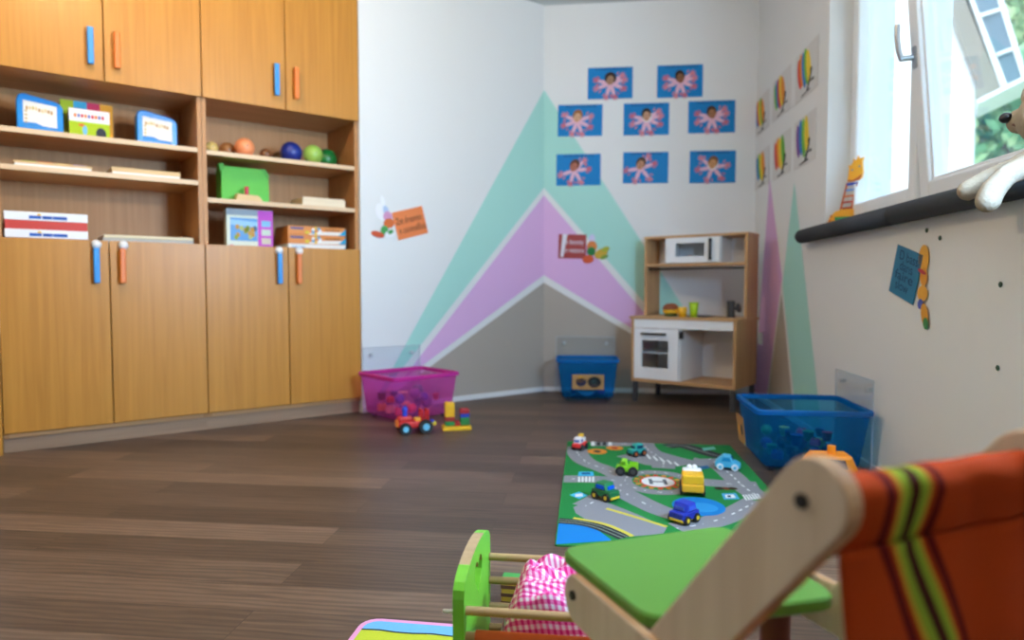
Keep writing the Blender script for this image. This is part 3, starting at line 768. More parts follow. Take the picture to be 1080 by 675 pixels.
t, w, h = sheet_on(WR, ((945, 255.4), (970, 268), (968, 323), (939, 307.5)), 'word_sign', 'teal blue card sign with four lines of dark words', 'sign', 'word signs on the walls', gap=.004)
mb = MB(); mb.prism([(-w / 2, -h / 2), (w / 2, -h / 2), (w / 2 + .02, h / 2), (-w / 2 + .02, h / 2)], -.0014, 0, mat('sign_teal', (20, 112, 150), .5)); mb.obj('card', t)
DI = print_ink((12, 40, 84))
for i, s in enumerate(('D bass', 'dans', 'faire', 'slow')):
    mb = MB(); text_into(mb, s, .05, w * .1 - .008 * i, h * (.32 - .2 * i), -.0018, DI, 0, w * (.7 if i in (0, 2) else .5)); mb.obj('lettering', t)
cutouts(WR, 975, 302, 'plain yellow paper cut-out right of the teal sign', [
  (.0, 0.0943, .036, 0.0492, .0, (232, 170, 60)), (.004, 0.0328, .026, 0.0328, .1, (220, 150, 50)), (-.008, 0.0508, .03, 0.0074, -.3, (180, 50, 60)), (.0, -0.0246, .036, 0.0279, .0, (228, 166, 56)),
  (-.012, -0.0615, .02, 0.0180, .3, (70, 90, 180)), (.02, -0.0984, .024, 0.0426, .35, (214, 150, 50)), (.03, -0.1271, .018, 0.0213, .4, (60, 130, 70))])
# wall plugs
for (u, v), lab in (((978, 243), 'tiny green wall plug close under the sill, left of a pair'), ((992, 251), 'tiny green wall plug close under the sill, right of a pair'),
                    ((1056, 300), 'tiny grey wall plug in the bare wall right of the teal sign, upper'), ((1053, 388), 'tiny grey wall plug in the bare wall right of the teal sign, lower')):
    x, z = WR.hit(u, v); mb = MB()
    mb.lathe([(.0075, 0), (.0085, .002), (.006, .004), (.003, .0035), (.001, .002)], mat('plug_green', (52, 82, 62), .5), 14, Matrix.Translation((0, -.0006, 0)) @ Matrix.Rotation(PI / 2, 4, 'X'))
    tag(mb.obj('wall_plug', None, WR.w(x, 0, z), (0, 0, WR.rz)), lab, 'wall plug', 'wall plugs under the window')
# clear acrylic boards screwed to the walls
for W, px, lab in ((WL, ((381.5, 364), (441, 366), (441, 428), (381.5, 437)), 'clear acrylic board on the oblique wall behind the pink bin'),
                   (WB, ((586.5, 355), (648, 355), (648, 411), (586.5, 411)), 'clear acrylic board on the back wall behind the blue bin'),
                   (WR, ((886, 388), (926, 402), (926, 500), (886, 478)), 'clear acrylic board on the window wall above the blue bin')):
    t, w, h = sheet_on(W, px, 'acrylic_board', lab, 'acrylic board', 'acrylic boards on the walls', gap=.024, roll=False)
    t.rotation_euler = (0, 0, W.rz)
    mb = MB(); mb.box(-w / 2, w / 2, 0, .005, -h / 2, h / 2, M_ACRYL, .001); mb.obj('board', t)
    mb = MB(); em = clear('acrylic_edge', (226, 236, 246), .35, .2, (240, 246, 250))
    ring(mb, -w / 2 - .001, w / 2 + .001, -h / 2 - .001, h / 2 + .001, .003, -.0004, .0054, em, 0); mb.obj('edge', t)
    for sx in (-1, 1):
        mb = MB(); mb.lathe([(.008, -.0235), (.008, .0), (.012, .001), (.012, .004), (.007, .006)], clear('clear_spacer', (236, 240, 244), .35), 16, Matrix.Translation((sx * w * .36, 0, h * .5 - .045)) @ Matrix.Rotation(PI / 2, 4, 'X'))
        mb.obj('spacer', t)

# ================================================================== BINS
def bin_mat(nm, c, tint): return clear(nm, c, .70, .25, tint, .04)
M_BINP = bin_mat('pink_plastic', (232, 100, 196), (252, 182, 236)); M_BINB = bin_mat('blue_plastic', (0, 124, 192), (112, 206, 246))
M_BINPR = clear('pink_rim', (224, 66, 178), .15, .25, (255, 120, 214)); M_BINBR = clear('blue_rim', (4, 122, 200), .15, .25, (80, 176, 240))
def storage_bin(x, y, rz, w, d, h, wb, db, m, mr, label, nm='storage_bin'):
    t = thing(nm, label, 'storage bin', (x, y, 0), rz, 'toy bins on castors')
    z0 = .022; mb = MB()
    def lp(k, z, e=0): return rrect(wb + (w - .024 - wb) * k - 2 * e, db + (d - .024 - db) * k - 2 * e, .03, z)
    Ls = [lp(0, z0, .012), lp(0, z0 + .012)] + [lp(k, z0 + .012 + (h - z0 - .032) * k) for k in (.25, .5, .75, 1)]
    mb.loops(Ls, m, True, False, True)
    mb.obj('tub', t)
    mb = MB()
    O = lambda e, z: rrect(w - 2 * e, d - 2 * e, .034, z)
    mb.loops([O(.012, h - .022), O(.002, h - .02), O(0, h - .004), O(.003, h), O(.016, h), O(.017, h - .006), O(.0165, h - .021), O(.012, h - .022)], mr, False, False)
    mb.obj('rim', t)
    for sx in (-1, 1):
        for sy in (-1, 1):
            mb = MB(); px, py = sx * (wb / 2 - .04), sy * (db / 2 - .04)
            mb.cyl((px - .010, py, .0115), (px + .010, py, .0115), .011, M_DARK); mb.box(px - .014, px + .014, py - .012, py + .012, .012, .0218, M_DARK, .002)
            mb.obj('castor', t)
    return t
TOYC = [(214, 60, 50), (236, 160, 60), (40, 80, 190), (230, 200, 60), (60, 160, 80), (236, 196, 170), (150, 60, 150), (240, 240, 236), (40, 130, 160)]
def fill(x, y, rz, w, d, zs, n, seed, cols, label, group, per):
    r = random.Random(seed); c, s = math.cos(rz), math.sin(rz)
    nx, ny = n; k = 0
    for z in zs:
        for i in range(nx):
            for j in range(ny):
                if r.random() > per: continue
                px = (-.5 + (i + .5) / nx) * w; py = (-.5 + (j + .5) / ny) * d
                cc = r.choice(cols); q = r.uniform(.6, .9) * min(w / nx, d / ny) / 2.0
                nm, lab = (('toy_ball', 'ball'), ('toy_brick', 'brick'), ('toy_cup', 'cup'))[r.randrange(3)]
                mb = MB(); m = plain(cc)
                if nm == 'toy_ball': mb.sph((0, 0, q), q, m, 16)
                elif nm == 'toy_brick':
                    mb.box(-q * .8, q * .8, -q * .55, q * .55, 0, q * 1.1, m, .004)
                    for a in (-.4, .4): mb.cyl((a * q, 0, q * 1.1), (a * q, 0, q * 1.32), q * .26, m)
                else: mb.lathe([(q * .55, 0), (q * .8, q * 1.4), (q * .86, q * 1.4), (q * .74, q * 1.4), (q * .5, .01)], m, 16)
                o = mb.obj(nm, None, (x + px * c - py * s, y + px * s + py * c, z), (0, 0, rz + r.uniform(-.6, .6)))
                tag(o, label % lab, lab, group)
    return

# pink bin, in front of the oblique wall
pbx, pby, prz = -.598, 3.935, math.radians(42)
storage_bin(pbx, pby, prz, .455, .405, .262, .385, .335, M_BINP, M_BINPR, 'translucent pink storage bin full of toys against the oblique wall')
fill(pbx, pby, prz, .33, .28, (.038, .098), (4, 3), 4, [(214, 60, 50), (236, 150, 90), (60, 50, 150), (236, 190, 160), (110, 40, 120), (70, 90, 110)], 'toy %s inside the pink bin, blurred by the plastic', 'toys in the pink bin', .85)
# blue bin below the left side of the kitchen
bbx, bby, brz = .508, 4.585, WB.rz + .02
t = storage_bin(bbx, bby, brz, .42, .30, .278, .342, .235, M_BINB, M_BINBR, 'translucent blue storage bin with picture label, left of the play kitchen')
mb = MB(); tilt = math.atan2(.0255, .22)
def label_card(t, y, x0, x1, z0, z1, bg, blobs, ax=0):
    mb = MB(); mb.box(x0, x1, -.002, 0, z0, z1, print_ink(bg), 0)
    for (bx, bz, rx, rz_, c) in blobs: mb.ell(x0 + (x1 - x0) * bx, z0 + (z1 - z0) * bz, rx, rz_, -.0026, print_ink(c), 14)
    o = mb.obj('picture_label', t, y); return o
o = label_card(t, (0, -.146, 0), -.10, .105, .085, .185, (176, 136, 86), [(.28, .5, .034, .03, (46, 44, 70)), (.28, .66, .024, .02, (230, 170, 40)), (.7, .5, .044, .038, (30, 34, 40)), (.7, .55, .02, .016, (60, 100, 110))]); o.rotation_euler = (math.radians(7), 0, 0)
o.location.y = -.150
fill(bbx, bby, brz, .25, .16, (.038,), (4, 2), 8, [(150, 60, 150), (70, 130, 200), (210, 60, 110)], 'toy %s inside the blue bin by the kitchen', 'toys in the small blue bin', .9)
# front white disc seen through its wall
mb = MB(); mb.lathe([(.066, -.006), (.07, -.003), (.07, .003), (.066, .006)], M_WHITE, 28, Matrix.Rotation(PI / 2, 4, 'X'))
c_, s_ = math.cos(brz), math.sin(brz)
o = mb.obj('white_disc', None, (bbx - .005 * c_ + .1035 * s_, bby - .005 * s_ - .1035 * c_, .105), (0, 0, brz)); tag(o, 'round white disc leaning inside the small blue bin', 'toy disc')
# blue bin by the window wall
cbx, cby, crz = 1.225, 2.885, math.radians(-7)
t = storage_bin(cbx, cby, crz, .455, .44, .262, .375, .355, M_BINB, M_BINBR, 'translucent blue storage bin of toys against the window wall')
fill(cbx, cby, crz, .30, .28, (.038, .098), (4, 3), 12, [(230, 220, 120), (200, 60, 110), (30, 140, 90), (20, 30, 60), (40, 60, 140), (40, 50, 120), (30, 50, 90)], 'toy %s inside the blue bin by the window wall', 'toys in the blue bin by the window', .8)
mb = MB(); mb.box(0, .002, -.08, .06, .08, .20, print_ink((176, 130, 80)), 0)
for (yy, zz, c) in ((-.03, .14, (60, 50, 60)), (.02, .13, (214, 150, 50))): mb.sph((0, yy, zz), .025, print_ink(c), 12, (.06, 1, 1))
o = mb.obj('picture_label', t, (-.224, .02, 0), (0, math.radians(-6.5), 0))

# ================================================================== PLAY MAT
c00 = floor_at(585, 576.6); c01 = floor_at(594.3, 466.6); c11 = floor_at(764, 469)
my = (c01 - c00); mx = (c11 - c01); MW, MD = .765, 1.34
ang = math.atan2(-my.x, my.y)
MAT0 = Vector((c00.x, c00.y, 0)); mrz = -math.radians(6.2)
mX = Vector((math.cos(mrz), math.sin(mrz), 0)); mY = Vector((-math.sin(mrz), math.cos(mrz), 0))
def mp_(X, Y):
    p = floor_at(570 + X / 4.32, 440 + Y / 4.32) - MAT0
    return (p.dot(mX), p.dot(mY))
mt = thing('play_mat', 'green play mat printed with grey roads and a roundabout', 'play mat', MAT0, mrz)
MT = .006
mb = MB(); M_MG = mat('mat_green', (34, 116, 58), .9, noise=.1, nscale=200, spec=.1); M_MD = mat('mat_edge', (34, 104, 44), .9)
b = bmesh.new()
mb.loops([rrect(MW, MD, .008, z, 3, MW / 2, MD / 2) for z in (.0005, MT - .0006)], M_MD)
mb.top([p[:2] for p in rrect(MW - .004, MD - .004, .008, 0, 3, MW / 2, MD / 2)], MT - .0004, M_MG)
mb.obj('mat', mt)
mb = MB()
def minkk(c): return mat('mat_%d_%d_%d' % c, c, .9, noise=.06, nscale=200, spec=.1)
G_ROAD = minkk((128, 128, 134)); G_BLK = minkk((46, 48, 52)); G_WH = minkk((214, 216, 216)); G_BLUE = minkk((24, 112, 180)); G_YEL = minkk((196, 180, 70)); G_RED = minkk((196, 66, 46)); G_OR = minkk((206, 130, 50)); G_GR2 = minkk((38, 120, 58))
ZL = [MT]
def clip(p): return (min(max(p[0], .004), MW - .004), min(max(p[1], .004), MD - .004))
def smooth(pts, k=2):
    for _ in range(k):
        q = [pts[0]]
        for a, b2 in zip(pts[:-1], pts[1:]): q += [lerp(a, b2, .25), lerp(a, b2, .75)]
        pts = q + [pts[-1]]
    return pts
def road(px, w, m, dz=0, sm=True, local=False):
    pts = px if local else [mp_(*p) for p in px]
    if sm and len(pts) > 2: pts = smooth(pts)
    L = []; Rr = []
    for i, p in enumerate(pts):
        a = pts[max(0, i - 1)]; b2 = pts[min(len(pts) - 1, i + 1)]
        dx, dy = b2[0] - a[0], b2[1] - a[1]; n_ = math.hypot(dx, dy) or 1
        nx, ny = -dy / n_ * w / 2, dx / n_ * w / 2
        L.append(clip((p[0] + nx, p[1] + ny))); Rr.append(clip((p[0] - nx, p[1] - ny)))
    z = MT + dz; k = len(L)
    mb.add([(p[0], p[1], z) for p in L + Rr], [[k + i, k + i + 1, i + 1, i] for i in range(k - 1)], m)
    return pts
def dashes(pts, m=None, gap=.05, ln=.022, w=.006, dz=.0004):
    acc = 0; m = m or G_WH
    for a, b2 in zip(pts[:-1], pts[1:]):
        s = math.hypot(b2[0] - a[0], b2[1] - a[1])
        if s < 1e-6: continue
        while acc < s:
            q0 = lerp(a, b2, acc / s); q1 = lerp(a, b2, min(1.0, (acc + ln) / s))
            if q0 != q1: road([q0, q1], w, m, dz, False, True)
            acc += gap
        acc -= s
def mpoly(px, m, dz=0, local=False):
    mb.top([clip(p if local else mp_(*p)) for p in px], MT + dz, m)
def mell(X, Y, rx, ry, m, dz, n=28, rot=0):
    c = mp_(X, Y); mb.top([clip((c[0] + rx * math.cos(2 * PI * i / n), c[1] + ry * math.sin(2 * PI * i / n))) for i in range(n)], MT + dz, m)
RW = .095
# water in the near-left corner, with railway
mpoly([(78, 488), (150, 490), (215, 505), (270, 530), (320, 566), (322, 572), (70, 590)], G_BLUE, .0001)
r_ = road([(82, 480), (180, 487), (260, 506), (320, 530), (385, 558)], .050, G_BLK, .0002); road(r_, .024, minkk((120, 132, 120)), .0003, False, True); road(r_, .014, G_BLK, .0004, False, True)
# parking yard near left
mpoly([(150, 418), (200, 395), (320, 402), (440, 450), (575, 512), (560, 540), (380, 556), (300, 520), (200, 470), (160, 445)], G_ROAD, .0001)
road([(300, 424), (430, 462), (575, 508)], .016, G_YEL, .0003); road([(150, 468), (290, 492), (380, 530), (420, 552)], .016, G_YEL, .0003)
# roads
rd = []
rd.append(road([(165, 140), (168, 175), (210, 215), (300, 245), (360, 275), (400, 300)], RW, G_ROAD, .0001))
rd.append(road([(85, 288), (200, 288), (300, 292), (400, 300)], RW, G_ROAD, .00012))
rd.append(road([(400, 300), (340, 330), (270, 380), (200, 415)], RW, G_ROAD, .00014))
rd.append(road([(360, 340), (470, 400), (560, 440), (640, 462)], RW, G_ROAD, .00016))
rd.append(road([(620, 515), (760, 494), (880, 450), (985, 390)], RW, G_ROAD, .00018))
rd.append(road([(660, 296), (800, 308), (990, 318)], RW, G_ROAD, .0002))
rd.append(road([(770, 195), (850, 250), (930, 330), (1010, 380)], RW, G_ROAD, .00022))
rd.append(road([(470, 118), (480, 150), (560, 200), (560, 240)], RW, G_ROAD, .00024))
rd.append(road([(230, 128), (340, 128), (480, 125)], .09, G_ROAD, .00026))
mpoly([(345, 185), (420, 168), (500, 150), (640, 190), (740, 214), (590, 236), (480, 224)], G_ROAD, .0003)
mpoly([(700, 190), (790, 210), (830, 225), (770, 235), (690, 225)], G_ROAD, .00032)
ce = mp_(535, 302)
mb.top([(ce[0] + .148 * math.cos(2 * PI * i / 40), ce[1] + .165 * math.sin(2 * PI * i / 40)) for i in range(40)], MT + .0005, G_ROAD)
mb.top([(ce[0] + .098 * math.cos(2 * PI * i / 40), ce[1] + .108 * math.sin(2 * PI * i / 40)) for i in range(40)], MT + .0006, G_GR2)
for i in range(16):
    a = 2 * PI * i / 16; q = (ce[0] + .083 * math.cos(a), ce[1] + .09 * math.sin(a))
    mb.top([(q[0] + .011 * math.cos(k), q[1] + .011 * math.sin(k)) for k in [2 * PI * j / 8 for j in range(8)]], MT + .0007, (G_RED, G_OR)[i % 2])
mb.top([(ce[0] + .070 * math.cos(2 * PI * i / 40), ce[1] + .078 * math.sin(2 * PI * i / 40)) for i in range(40)], MT + .0008, G_RED)
mb.top([(ce[0] + .062 * math.cos(2 * PI * i / 40), ce[1] + .068 * math.sin(2 * PI * i / 40)) for i in range(40)], MT + .0009, G_WH)
for x0, x1, y0, y1_ in ((-.034, -.02, -.036, .036), (.02, .034, -.036, .036), (-.02, .02, -.008, .008)):
    mb.top([(ce[0] + x0, ce[1] + y0), (ce[0] + x1, ce[1] + y0), (ce[0] + x1, ce[1] + y1_), (ce[0] + x0, ce[1] + y1_)], MT + .001, minkk((96, 98, 104)))
dashes([(ce[0] + .124 * math.cos(2 * PI * i / 40), ce[1] + .137 * math.sin(2 * PI * i / 40)) for i in range(41)], dz=.0011)
for p in rd: dashes(p)
# black track at the far side, ponds, signs and crossings
r_ = road([(575, 140), (640, 132), (700, 150), (790, 180), (845, 188)], .085, G_BLK, .0006); road(r_, .02, minkk((96, 98, 96)), .0007, False, True)
mell(720, 414, .088, .10, G_BLUE, .0006)
mell(740, 420, .05, .05, minkk((44, 132, 192)), .0007)
mpoly([(175, 256), (240, 256), (244, 276), (172, 276)], minkk((60, 160, 200)), .0008); mpoly([(188, 260), (226, 260), (228, 268), (188, 268)], minkk((20, 60, 110)), .0009)
for k in range(5): mpoly([(172 + k * 16, 279), (181 + k * 16, 279), (181 + k * 16, 303), (171 + k * 16, 303)], G_WH, .0009)
mpoly([(132, 362), (178, 348), (218, 364), (176, 381)], minkk((70, 170, 206)), .0008); mpoly([(158, 360), (190, 356), (194, 368), (160, 372)], G_WH, .0009)
mell(258, 163, .045, .05, G_OR, .0008); mell(258, 163, .018, .024, minkk((60, 60, 50)), .0009); mell(338, 147, .04, .04, G_OR, .0008); mell(338, 147, .016, .02, minkk((150, 60, 40)), .0009)
for k in range(4): mpoly([(232 + k * 26, 118), (246 + k * 26, 118), (248 + k * 26, 136), (230 + k * 26, 136)], (G_WH, G_BLK, G_BLK, G_WH)[k], .0009)
for k in range(5): mpoly([(478 + k * 32, 176 + k * 9), (486 + k * 32, 175 + k * 9), (506 + k * 32, 196 + k * 8), (496 + k * 32, 197 + k * 8)], G_WH, .0009)
mpoly([(825, 356), (890, 354), (908, 382), (836, 384)], minkk((70, 150, 190)), .0008); mpoly([(840, 362), (880, 361), (890, 376), (846, 377)], G_WH, .0009); mpoly([(850, 365), (866, 365), (870, 373), (852, 373)], minkk((30, 60, 90)), .001)
for k in range(3): mell(815 + k * 30, 333, .018, .018, (minkk((50, 40, 34)), minkk((110, 60, 40)), minkk((60, 50, 30)))[k], .0008)
for k in range(6): mpoly([(918 + k * 13, 362 - k * 1), (925 + k * 13, 362 - k), (945 + k * 13, 386 - k), (936 + k * 13, 387 - k)], G_WH, .0009)
mpoly([(700, 238), (760, 226), (772, 240), (715, 248)], minkk((40, 90, 130)), .0008); mpoly([(735, 148), (790, 140), (800, 152), (745, 160)], minkk((100, 170, 160)), .0008)
pr = mb.obj('road_print', mt); pr['label'] = 'printed roads, roundabout, pond and signs'

# ================================================================== TOY CARS
M_TYRE = mat('tyre_black', (22, 22, 24), .6)
def toy_car(u, v, head, label, kind, cb, cc, cwin, L=.078, W=.048, hub=(60, 60, 64), z=MT + .0014, name='toy_car', Hs=1.0, tyre=None, wr=.014):
    p = floor_at(u, v, z)
    t = thing(name, label, 'toy car', (p.x, p.y, z), head, 'toy cars on the play mat')
    B_ = plain(cb); Cc = plain(cc); gl = mat('win_%d_%d_%d' % cwin, cwin, .15)
    zb_ = wr * .75; hb = .022 * Hs
    mb = MB()
    if kind == 'beetle':
        o = [(-L / 2, zb_), (L / 2, zb_), (L / 2 + .001, zb_ + hb * .6), (L * .36, zb_ + hb * 1.05), (L * .22, zb_ + hb * 1.2), (L * .1, zb_ + hb * 2.1), (-L * .18, zb_ + hb * 2.2), (-L * .36, zb_ + hb * 1.5), (-L / 2, zb_ + hb * .9)]
        mb.prism(o, -W / 2 + .004, W / 2 - .004, B_, .005); mb.obj('body', t)
        for s in (-1, 1):
            mb = MB(); mb.prism([(-L * .26, zb_ + hb * 1.2), (L * .14, zb_ + hb * 1.2), (L * .07, zb_ + hb * 1.9), (-L * .16, zb_ + hb * 1.95)], s * (W / 2 - .0045), s * (W / 2 - .003), gl); mb.obj('window', t)
        mb = MB(); mb.add([(L * .215, -W * .33, zb_ + hb * 1.28), (L * .215, W * .33, zb_ + hb * 1.28), (L * .115, W * .3, zb_ + hb * 2.02), (L * .115, -W * .3, zb_ + hb * 2.02)], [[0, 1, 2, 3]], gl, M=Matrix.Translation((.0012, 0, .0012)))
        mb.obj('windscreen', t)
    else:
        mb.box(-L / 2, L / 2, -W / 2 + .004, W / 2 - .004, zb_, zb_ + hb, B_, .006, seg=3); mb.obj('body', t)
        mb = MB(); z0 = zb_ + hb - .001
        if kind == 'pickup':
            mb.prism([(-L * .02, z0), (L * .34, z0), (L * .24, z0 + hb * .95), (L * .03, z0 + hb * .95)], -W / 2 + .007, W / 2 - .007, Cc, .004); mb.obj('cabin', t)
            mb = MB(); mb.box(-L / 2 + .001, -L * .08, -W / 2 + .004, -W / 2 + .009, z0, z0 + .010, B_, .002); mb.box(-L / 2 + .001, -L * .08, W / 2 - .009, W / 2 - .004, z0, z0 + .010, B_, .002); mb.box(-L / 2 + .001, -L / 2 + .006, -W / 2 + .008, W / 2 - .008, z0, z0 + .010, B_, .002); mb.obj('load_bed', t)
            wx = .16; wz = z0 + hb * .45
        elif kind == 'truck':
            mb.box(-L / 2 + .002, L * .16, -W / 2 + .005, W / 2 - .005, z0, z0 + hb * 1.1, Cc, .005); mb.obj('cargo_box', t)
            mb = MB(); mb.box(L * .12, L / 2 - .008, -W / 2 + .008, W / 2 - .008, z0, z0 + hb * 1.3, plain((236, 236, 234)), .006); mb.sph((L * .30, .009, z0 + hb * 1.42), .010, plain((236, 236, 234)), 12); mb.sph((L * .30, -.009, z0 + hb * 1.42), .010, plain((236, 236, 234)), 12); o = mb.obj('cabin', t); o['label'] = 'white cabin'
            wx = .30; wz = z0 + hb * .6
        elif kind == 'tow':
            mb.prism([(-L * .02, z0), (L * .40, z0), (L * .34, z0 + hb * 1.1), (L * .02, z0 + hb * 1.2)], -W / 2 + .007, W / 2 - .007, Cc, .004); o = mb.obj('cabin', t)
            mb = MB(); mb.box(-L * .42, -L * .08, -W / 2 + .010, W / 2 - .010, z0, z0 + hb * .9, plain((236, 236, 234)), .004); mb.box(-L * .30, -L * .02, -W / 2 + .014, W / 2 - .014, z0 + hb * .9, z0 + hb * 1.7, plain((240, 190, 40)), .005); o = mb.obj('rear_load', t); o['label'] = 'white rear with yellow top'
            wx = .2; wz = z0 + hb * .55
        else:
            mb.prism([(-L * .36, z0), (L * .30, z0), (L * .18, z0 + hb * 1.0), (-L * .28, z0 + hb * 1.0)], -W / 2 + .006, W / 2 - .006, Cc, .006); mb.obj('cabin', t)
            wx = -.04; wz = z0 + hb * .45
        wl = .10 if kind != 'sedan' else .2
        for s in (-1, 1):
            mb = MB(); yy = s * (W / 2 - .0062); e = .0022 if kind in ('tow', 'pickup', 'truck') else .0
            yo = s * (W / 2 - (.0078 if kind == 'truck' else .0068 if kind != 'sedan' else .0058))
            mb.box(L * (wx - wl), L * (wx + wl), min(yo, yo + s * .0014), max(yo, yo + s * .0014), wz - hb * .26, wz + hb * .3, gl); mb.obj('window', t)
        mb = MB(); xx = {'pickup': .32, 'truck': .455, 'tow': .40, 'sedan': .29}[kind] * L - (0 if kind != 'truck' else .0055)
        mb.box(xx - .003, xx + .0012, -W * .26, W * .26, wz - hb * .26, wz + hb * .2, gl, M=None); mb.obj('windscreen', t)
    for sx in (-.29, .29):
        for sy in (-1, 1):
            mb = MB(); mb.cyl((sx * L, sy * (W / 2 - .008), wr), (sx * L, sy * (W / 2 + .001), wr), wr, plain(tyre) if tyre else M_TYRE, n=20)
            mb.cyl((sx * L, sy * (W / 2 + .001), wr), (sx * L, sy * (W / 2 + .0022), wr), wr * .5, plain(hub), n=14); mb.obj('wheel', t)
    if hub == (226, 190, 40):
        mb = MB(); mb.box(-L / 2 - .0015, L / 2 + .0015, -W / 2 + .008, W / 2 - .008, zb_ - .002, zb_ + .006, plain((226, 190, 40)), .001); o = mb.obj('bumper', t); o['label'] = 'yellow bumper'
    return t
PI_ = PI
toy_car(611.5, 473.5, math.radians(-120), 'red toy tow truck with white and yellow top, far left mat corner', 'tow', (206, 40, 40), (238, 232, 236), (90, 110, 170), .085, .05, Hs=1.0)
toy_car(671.5, 480.5, math.radians(-150), 'small teal toy car at the far edge of the mat', 'sedan', (24, 146, 140), (30, 160, 150), (20, 60, 90), .078, .048, hub=(190, 90, 40))
toy_car(661.5, 500.5, math.radians(165), 'lime green toy pickup with big black wheels', 'pickup', (132, 200, 20), (142, 208, 30), (90, 150, 20), .085, .056, wr=.019, Hs=1.1)
toy_car(730, 519.5, math.radians(78), 'yellow toy truck with a white cabin, centre of mat', 'truck', (236, 172, 18), (238, 178, 20), (40, 44, 50), .112, .084, wr=.019, Hs=1.35)
toy_car(767.5, 494.5, math.radians(-20), 'light blue rounded toy car with white wheels, right edge of mat', 'beetle', (70, 170, 206), (70, 170, 206), (30, 130, 180), .098, .062, hub=(90, 180, 210), tyre=(222, 230, 234), wr=.0135)
toy_car(638.5, 526, math.radians(-48), 'dark green toy car with blue windows and yellow bumper', 'sedan', (16, 100, 54), (18, 110, 58), (20, 90, 220), .088, .062, hub=(226, 190, 40), Hs=1.15)
toy_car(721.5, 549.5, math.radians(-140), 'dark blue toy car with yellow bumper, nearest the green tray', 'sedan', (16, 40, 150), (18, 44, 160), (60, 90, 200), .086, .066, hub=(226, 190, 40), Hs=1.2)

# red tractor beside the pink bin
p = floor_at(437, 456)
t = thing('toy_tractor', 'red toy tractor with black wheels and a yellow hitch', 'toy tractor', (p.x, p.y, 0), math.radians(200))
M_RED = plain((200, 34, 30)); HUB = plain((110, 190, 220))
mb = MB(); mb.box(-.07, .085, -.035, .035, .028, .062, M_RED, .008); mb.box(.012, .088, -.03, .03, .055, .088, M_RED, .010); mb.obj('body', t)
mb = MB(); mb.box(-.035, .0, -.026, .026, .060, .076, plain((230, 170, 30)), .005); mb.obj('seat', t)
for sx in (-.06, -.03):
    mb = MB(); mb.tube([(sx - .004, -.03, .06), (sx - .006, -.03, .115), (sx - .006, .03, .115), (sx - .004, .03, .06)], .006, M_RED); mb.obj('roll_bar', t)
mb = MB(); mb.cyl((.05, 0, .086), (.05, 0, .118), .013, plain((30, 60, 190))); mb.sph((.05, 0, .122), .016, plain((30, 60, 190)), 14); mb.obj('chimney', t)
mb = MB(); mb.box(.085, .097, -.024, .024, .036, .07, plain((220, 120, 40)), .004); mb.obj('grille', t)
mb = MB(); mb.box(-.115, -.07, -.012, .012, .032, .05, plain((230, 190, 30)), .004); mb.box(-.10, -.085, -.02, .02, .05, .062, plain((30, 60, 190)), .003); mb.obj('hitch', t)
for (x, r, y) in ((.055, .030, .038), (-.05, .036, .038)):
    for s in (-1, 1):
        mb = MB(); mb.cyl((x, s * (y - .001), r), (x, s * (y + .024), r), r, M_TYRE, n=24); mb.cyl((x, s * (y + .0235), r), (x, s * (y + .026), r), r * .5, HUB); mb.obj('wheel', t)
# building-brick plate
p = floor_at(481.5, 452.5)
t = thing('brick_plate', 'yellow baseplate with two stacks of coloured toy bricks', 'toy bricks', (p.x, p.y, 0), math.radians(12))
Yb = plain((236, 184, 16)); s = .026
mb = MB(); mb.box(-.075, .075, -.042, .042, 0, .018, Yb, .003)
for i in range(6):
    for j in range(3): mb.cyl((-.0625 + .025 * i, -.025 + .025 * j, .018), (-.0625 + .025 * i, -.025 + .025 * j, .0225), .008, Yb, n=10)
mb.obj('baseplate', t)
def brick(x0, x1, z, c, hh=.022):
    mb = MB(); m = plain(c); mb.box(x0, x1, -.026, .026, z, z + hh - .0004, m, .002)
    for xx in (x0 + .012, x1 - .012):
        for yy in (-.012, .012): mb.cyl((xx, yy, z + hh - .0004), (xx, yy, z + hh + .004), .007, m, n=10)
    mb.obj('brick', t)
zz = .0228
for c in ((30, 130, 60), (160, 40, 30), (240, 180, 20), (240, 180, 20), (240, 186, 30)): brick(-.062, -.012, zz, c, .0235); zz += .0235 + .0002
zz = .0228
for c in ((40, 120, 50), (30, 130, 60), (30, 60, 170), (170, 30, 36)): brick(.018, .066, zz, c, .0205); zz += .0207
brick(-.011, .017, .0228, (186, 40, 36), .018)

# ================================================================== PLAY KITCHEN
kx, ky = .784, 4.475; KR = math.radians(-38)
KW, KD = .695, .375
t = thing('play_kitchen', 'wooden play kitchen with white fronts and dark legs', 'play kitchen', (kx, ky, 0), KR)
M_KW = wood('kitchen_wood', (176, 132, 88), (204, 162, 116), .5, axis='Z'); M_KWX = wood('kitchen_wood_board', (180, 136, 92), (208, 166, 120), .5, axis='X')
M_KWHT = mat('kitchen_white', (236, 236, 238), .4)
z0, zc_ = .135, .562; th = .018
for x in (0, KW - th):
    mb = MB(); mb.box(x, x + th, 0, KD, z0, zc_ - .018, M_KW, .001); mb.obj('side_panel', t)
mb = MB(); mb.box(-.012, KW + .012, -.006, KD, zc_ - .0175, zc_, M_KWX, .002); mb.obj('counter', t)
mb = MB(); mb.box(th, KW - th, .001, .018, zc_ - .075, zc_ - .018, M_KWHT, .002); mb.obj('fascia', t)
mb = MB(); mb.box(th, KW - th, .002, KD - .01, z0, z0 + .02, M_KWX, .001); mb.obj('bottom_shelf', t)
mb = MB(); mb.box(th, KW - th, KD - .010, KD - .002, z0, zc_ - .018, M_KWHT); mb.box(KW * .47, KW * .47 + .012, .02, KD - .011, z0 + .02, zc_ - .018, M_KWHT); mb.obj('back_panel', t)
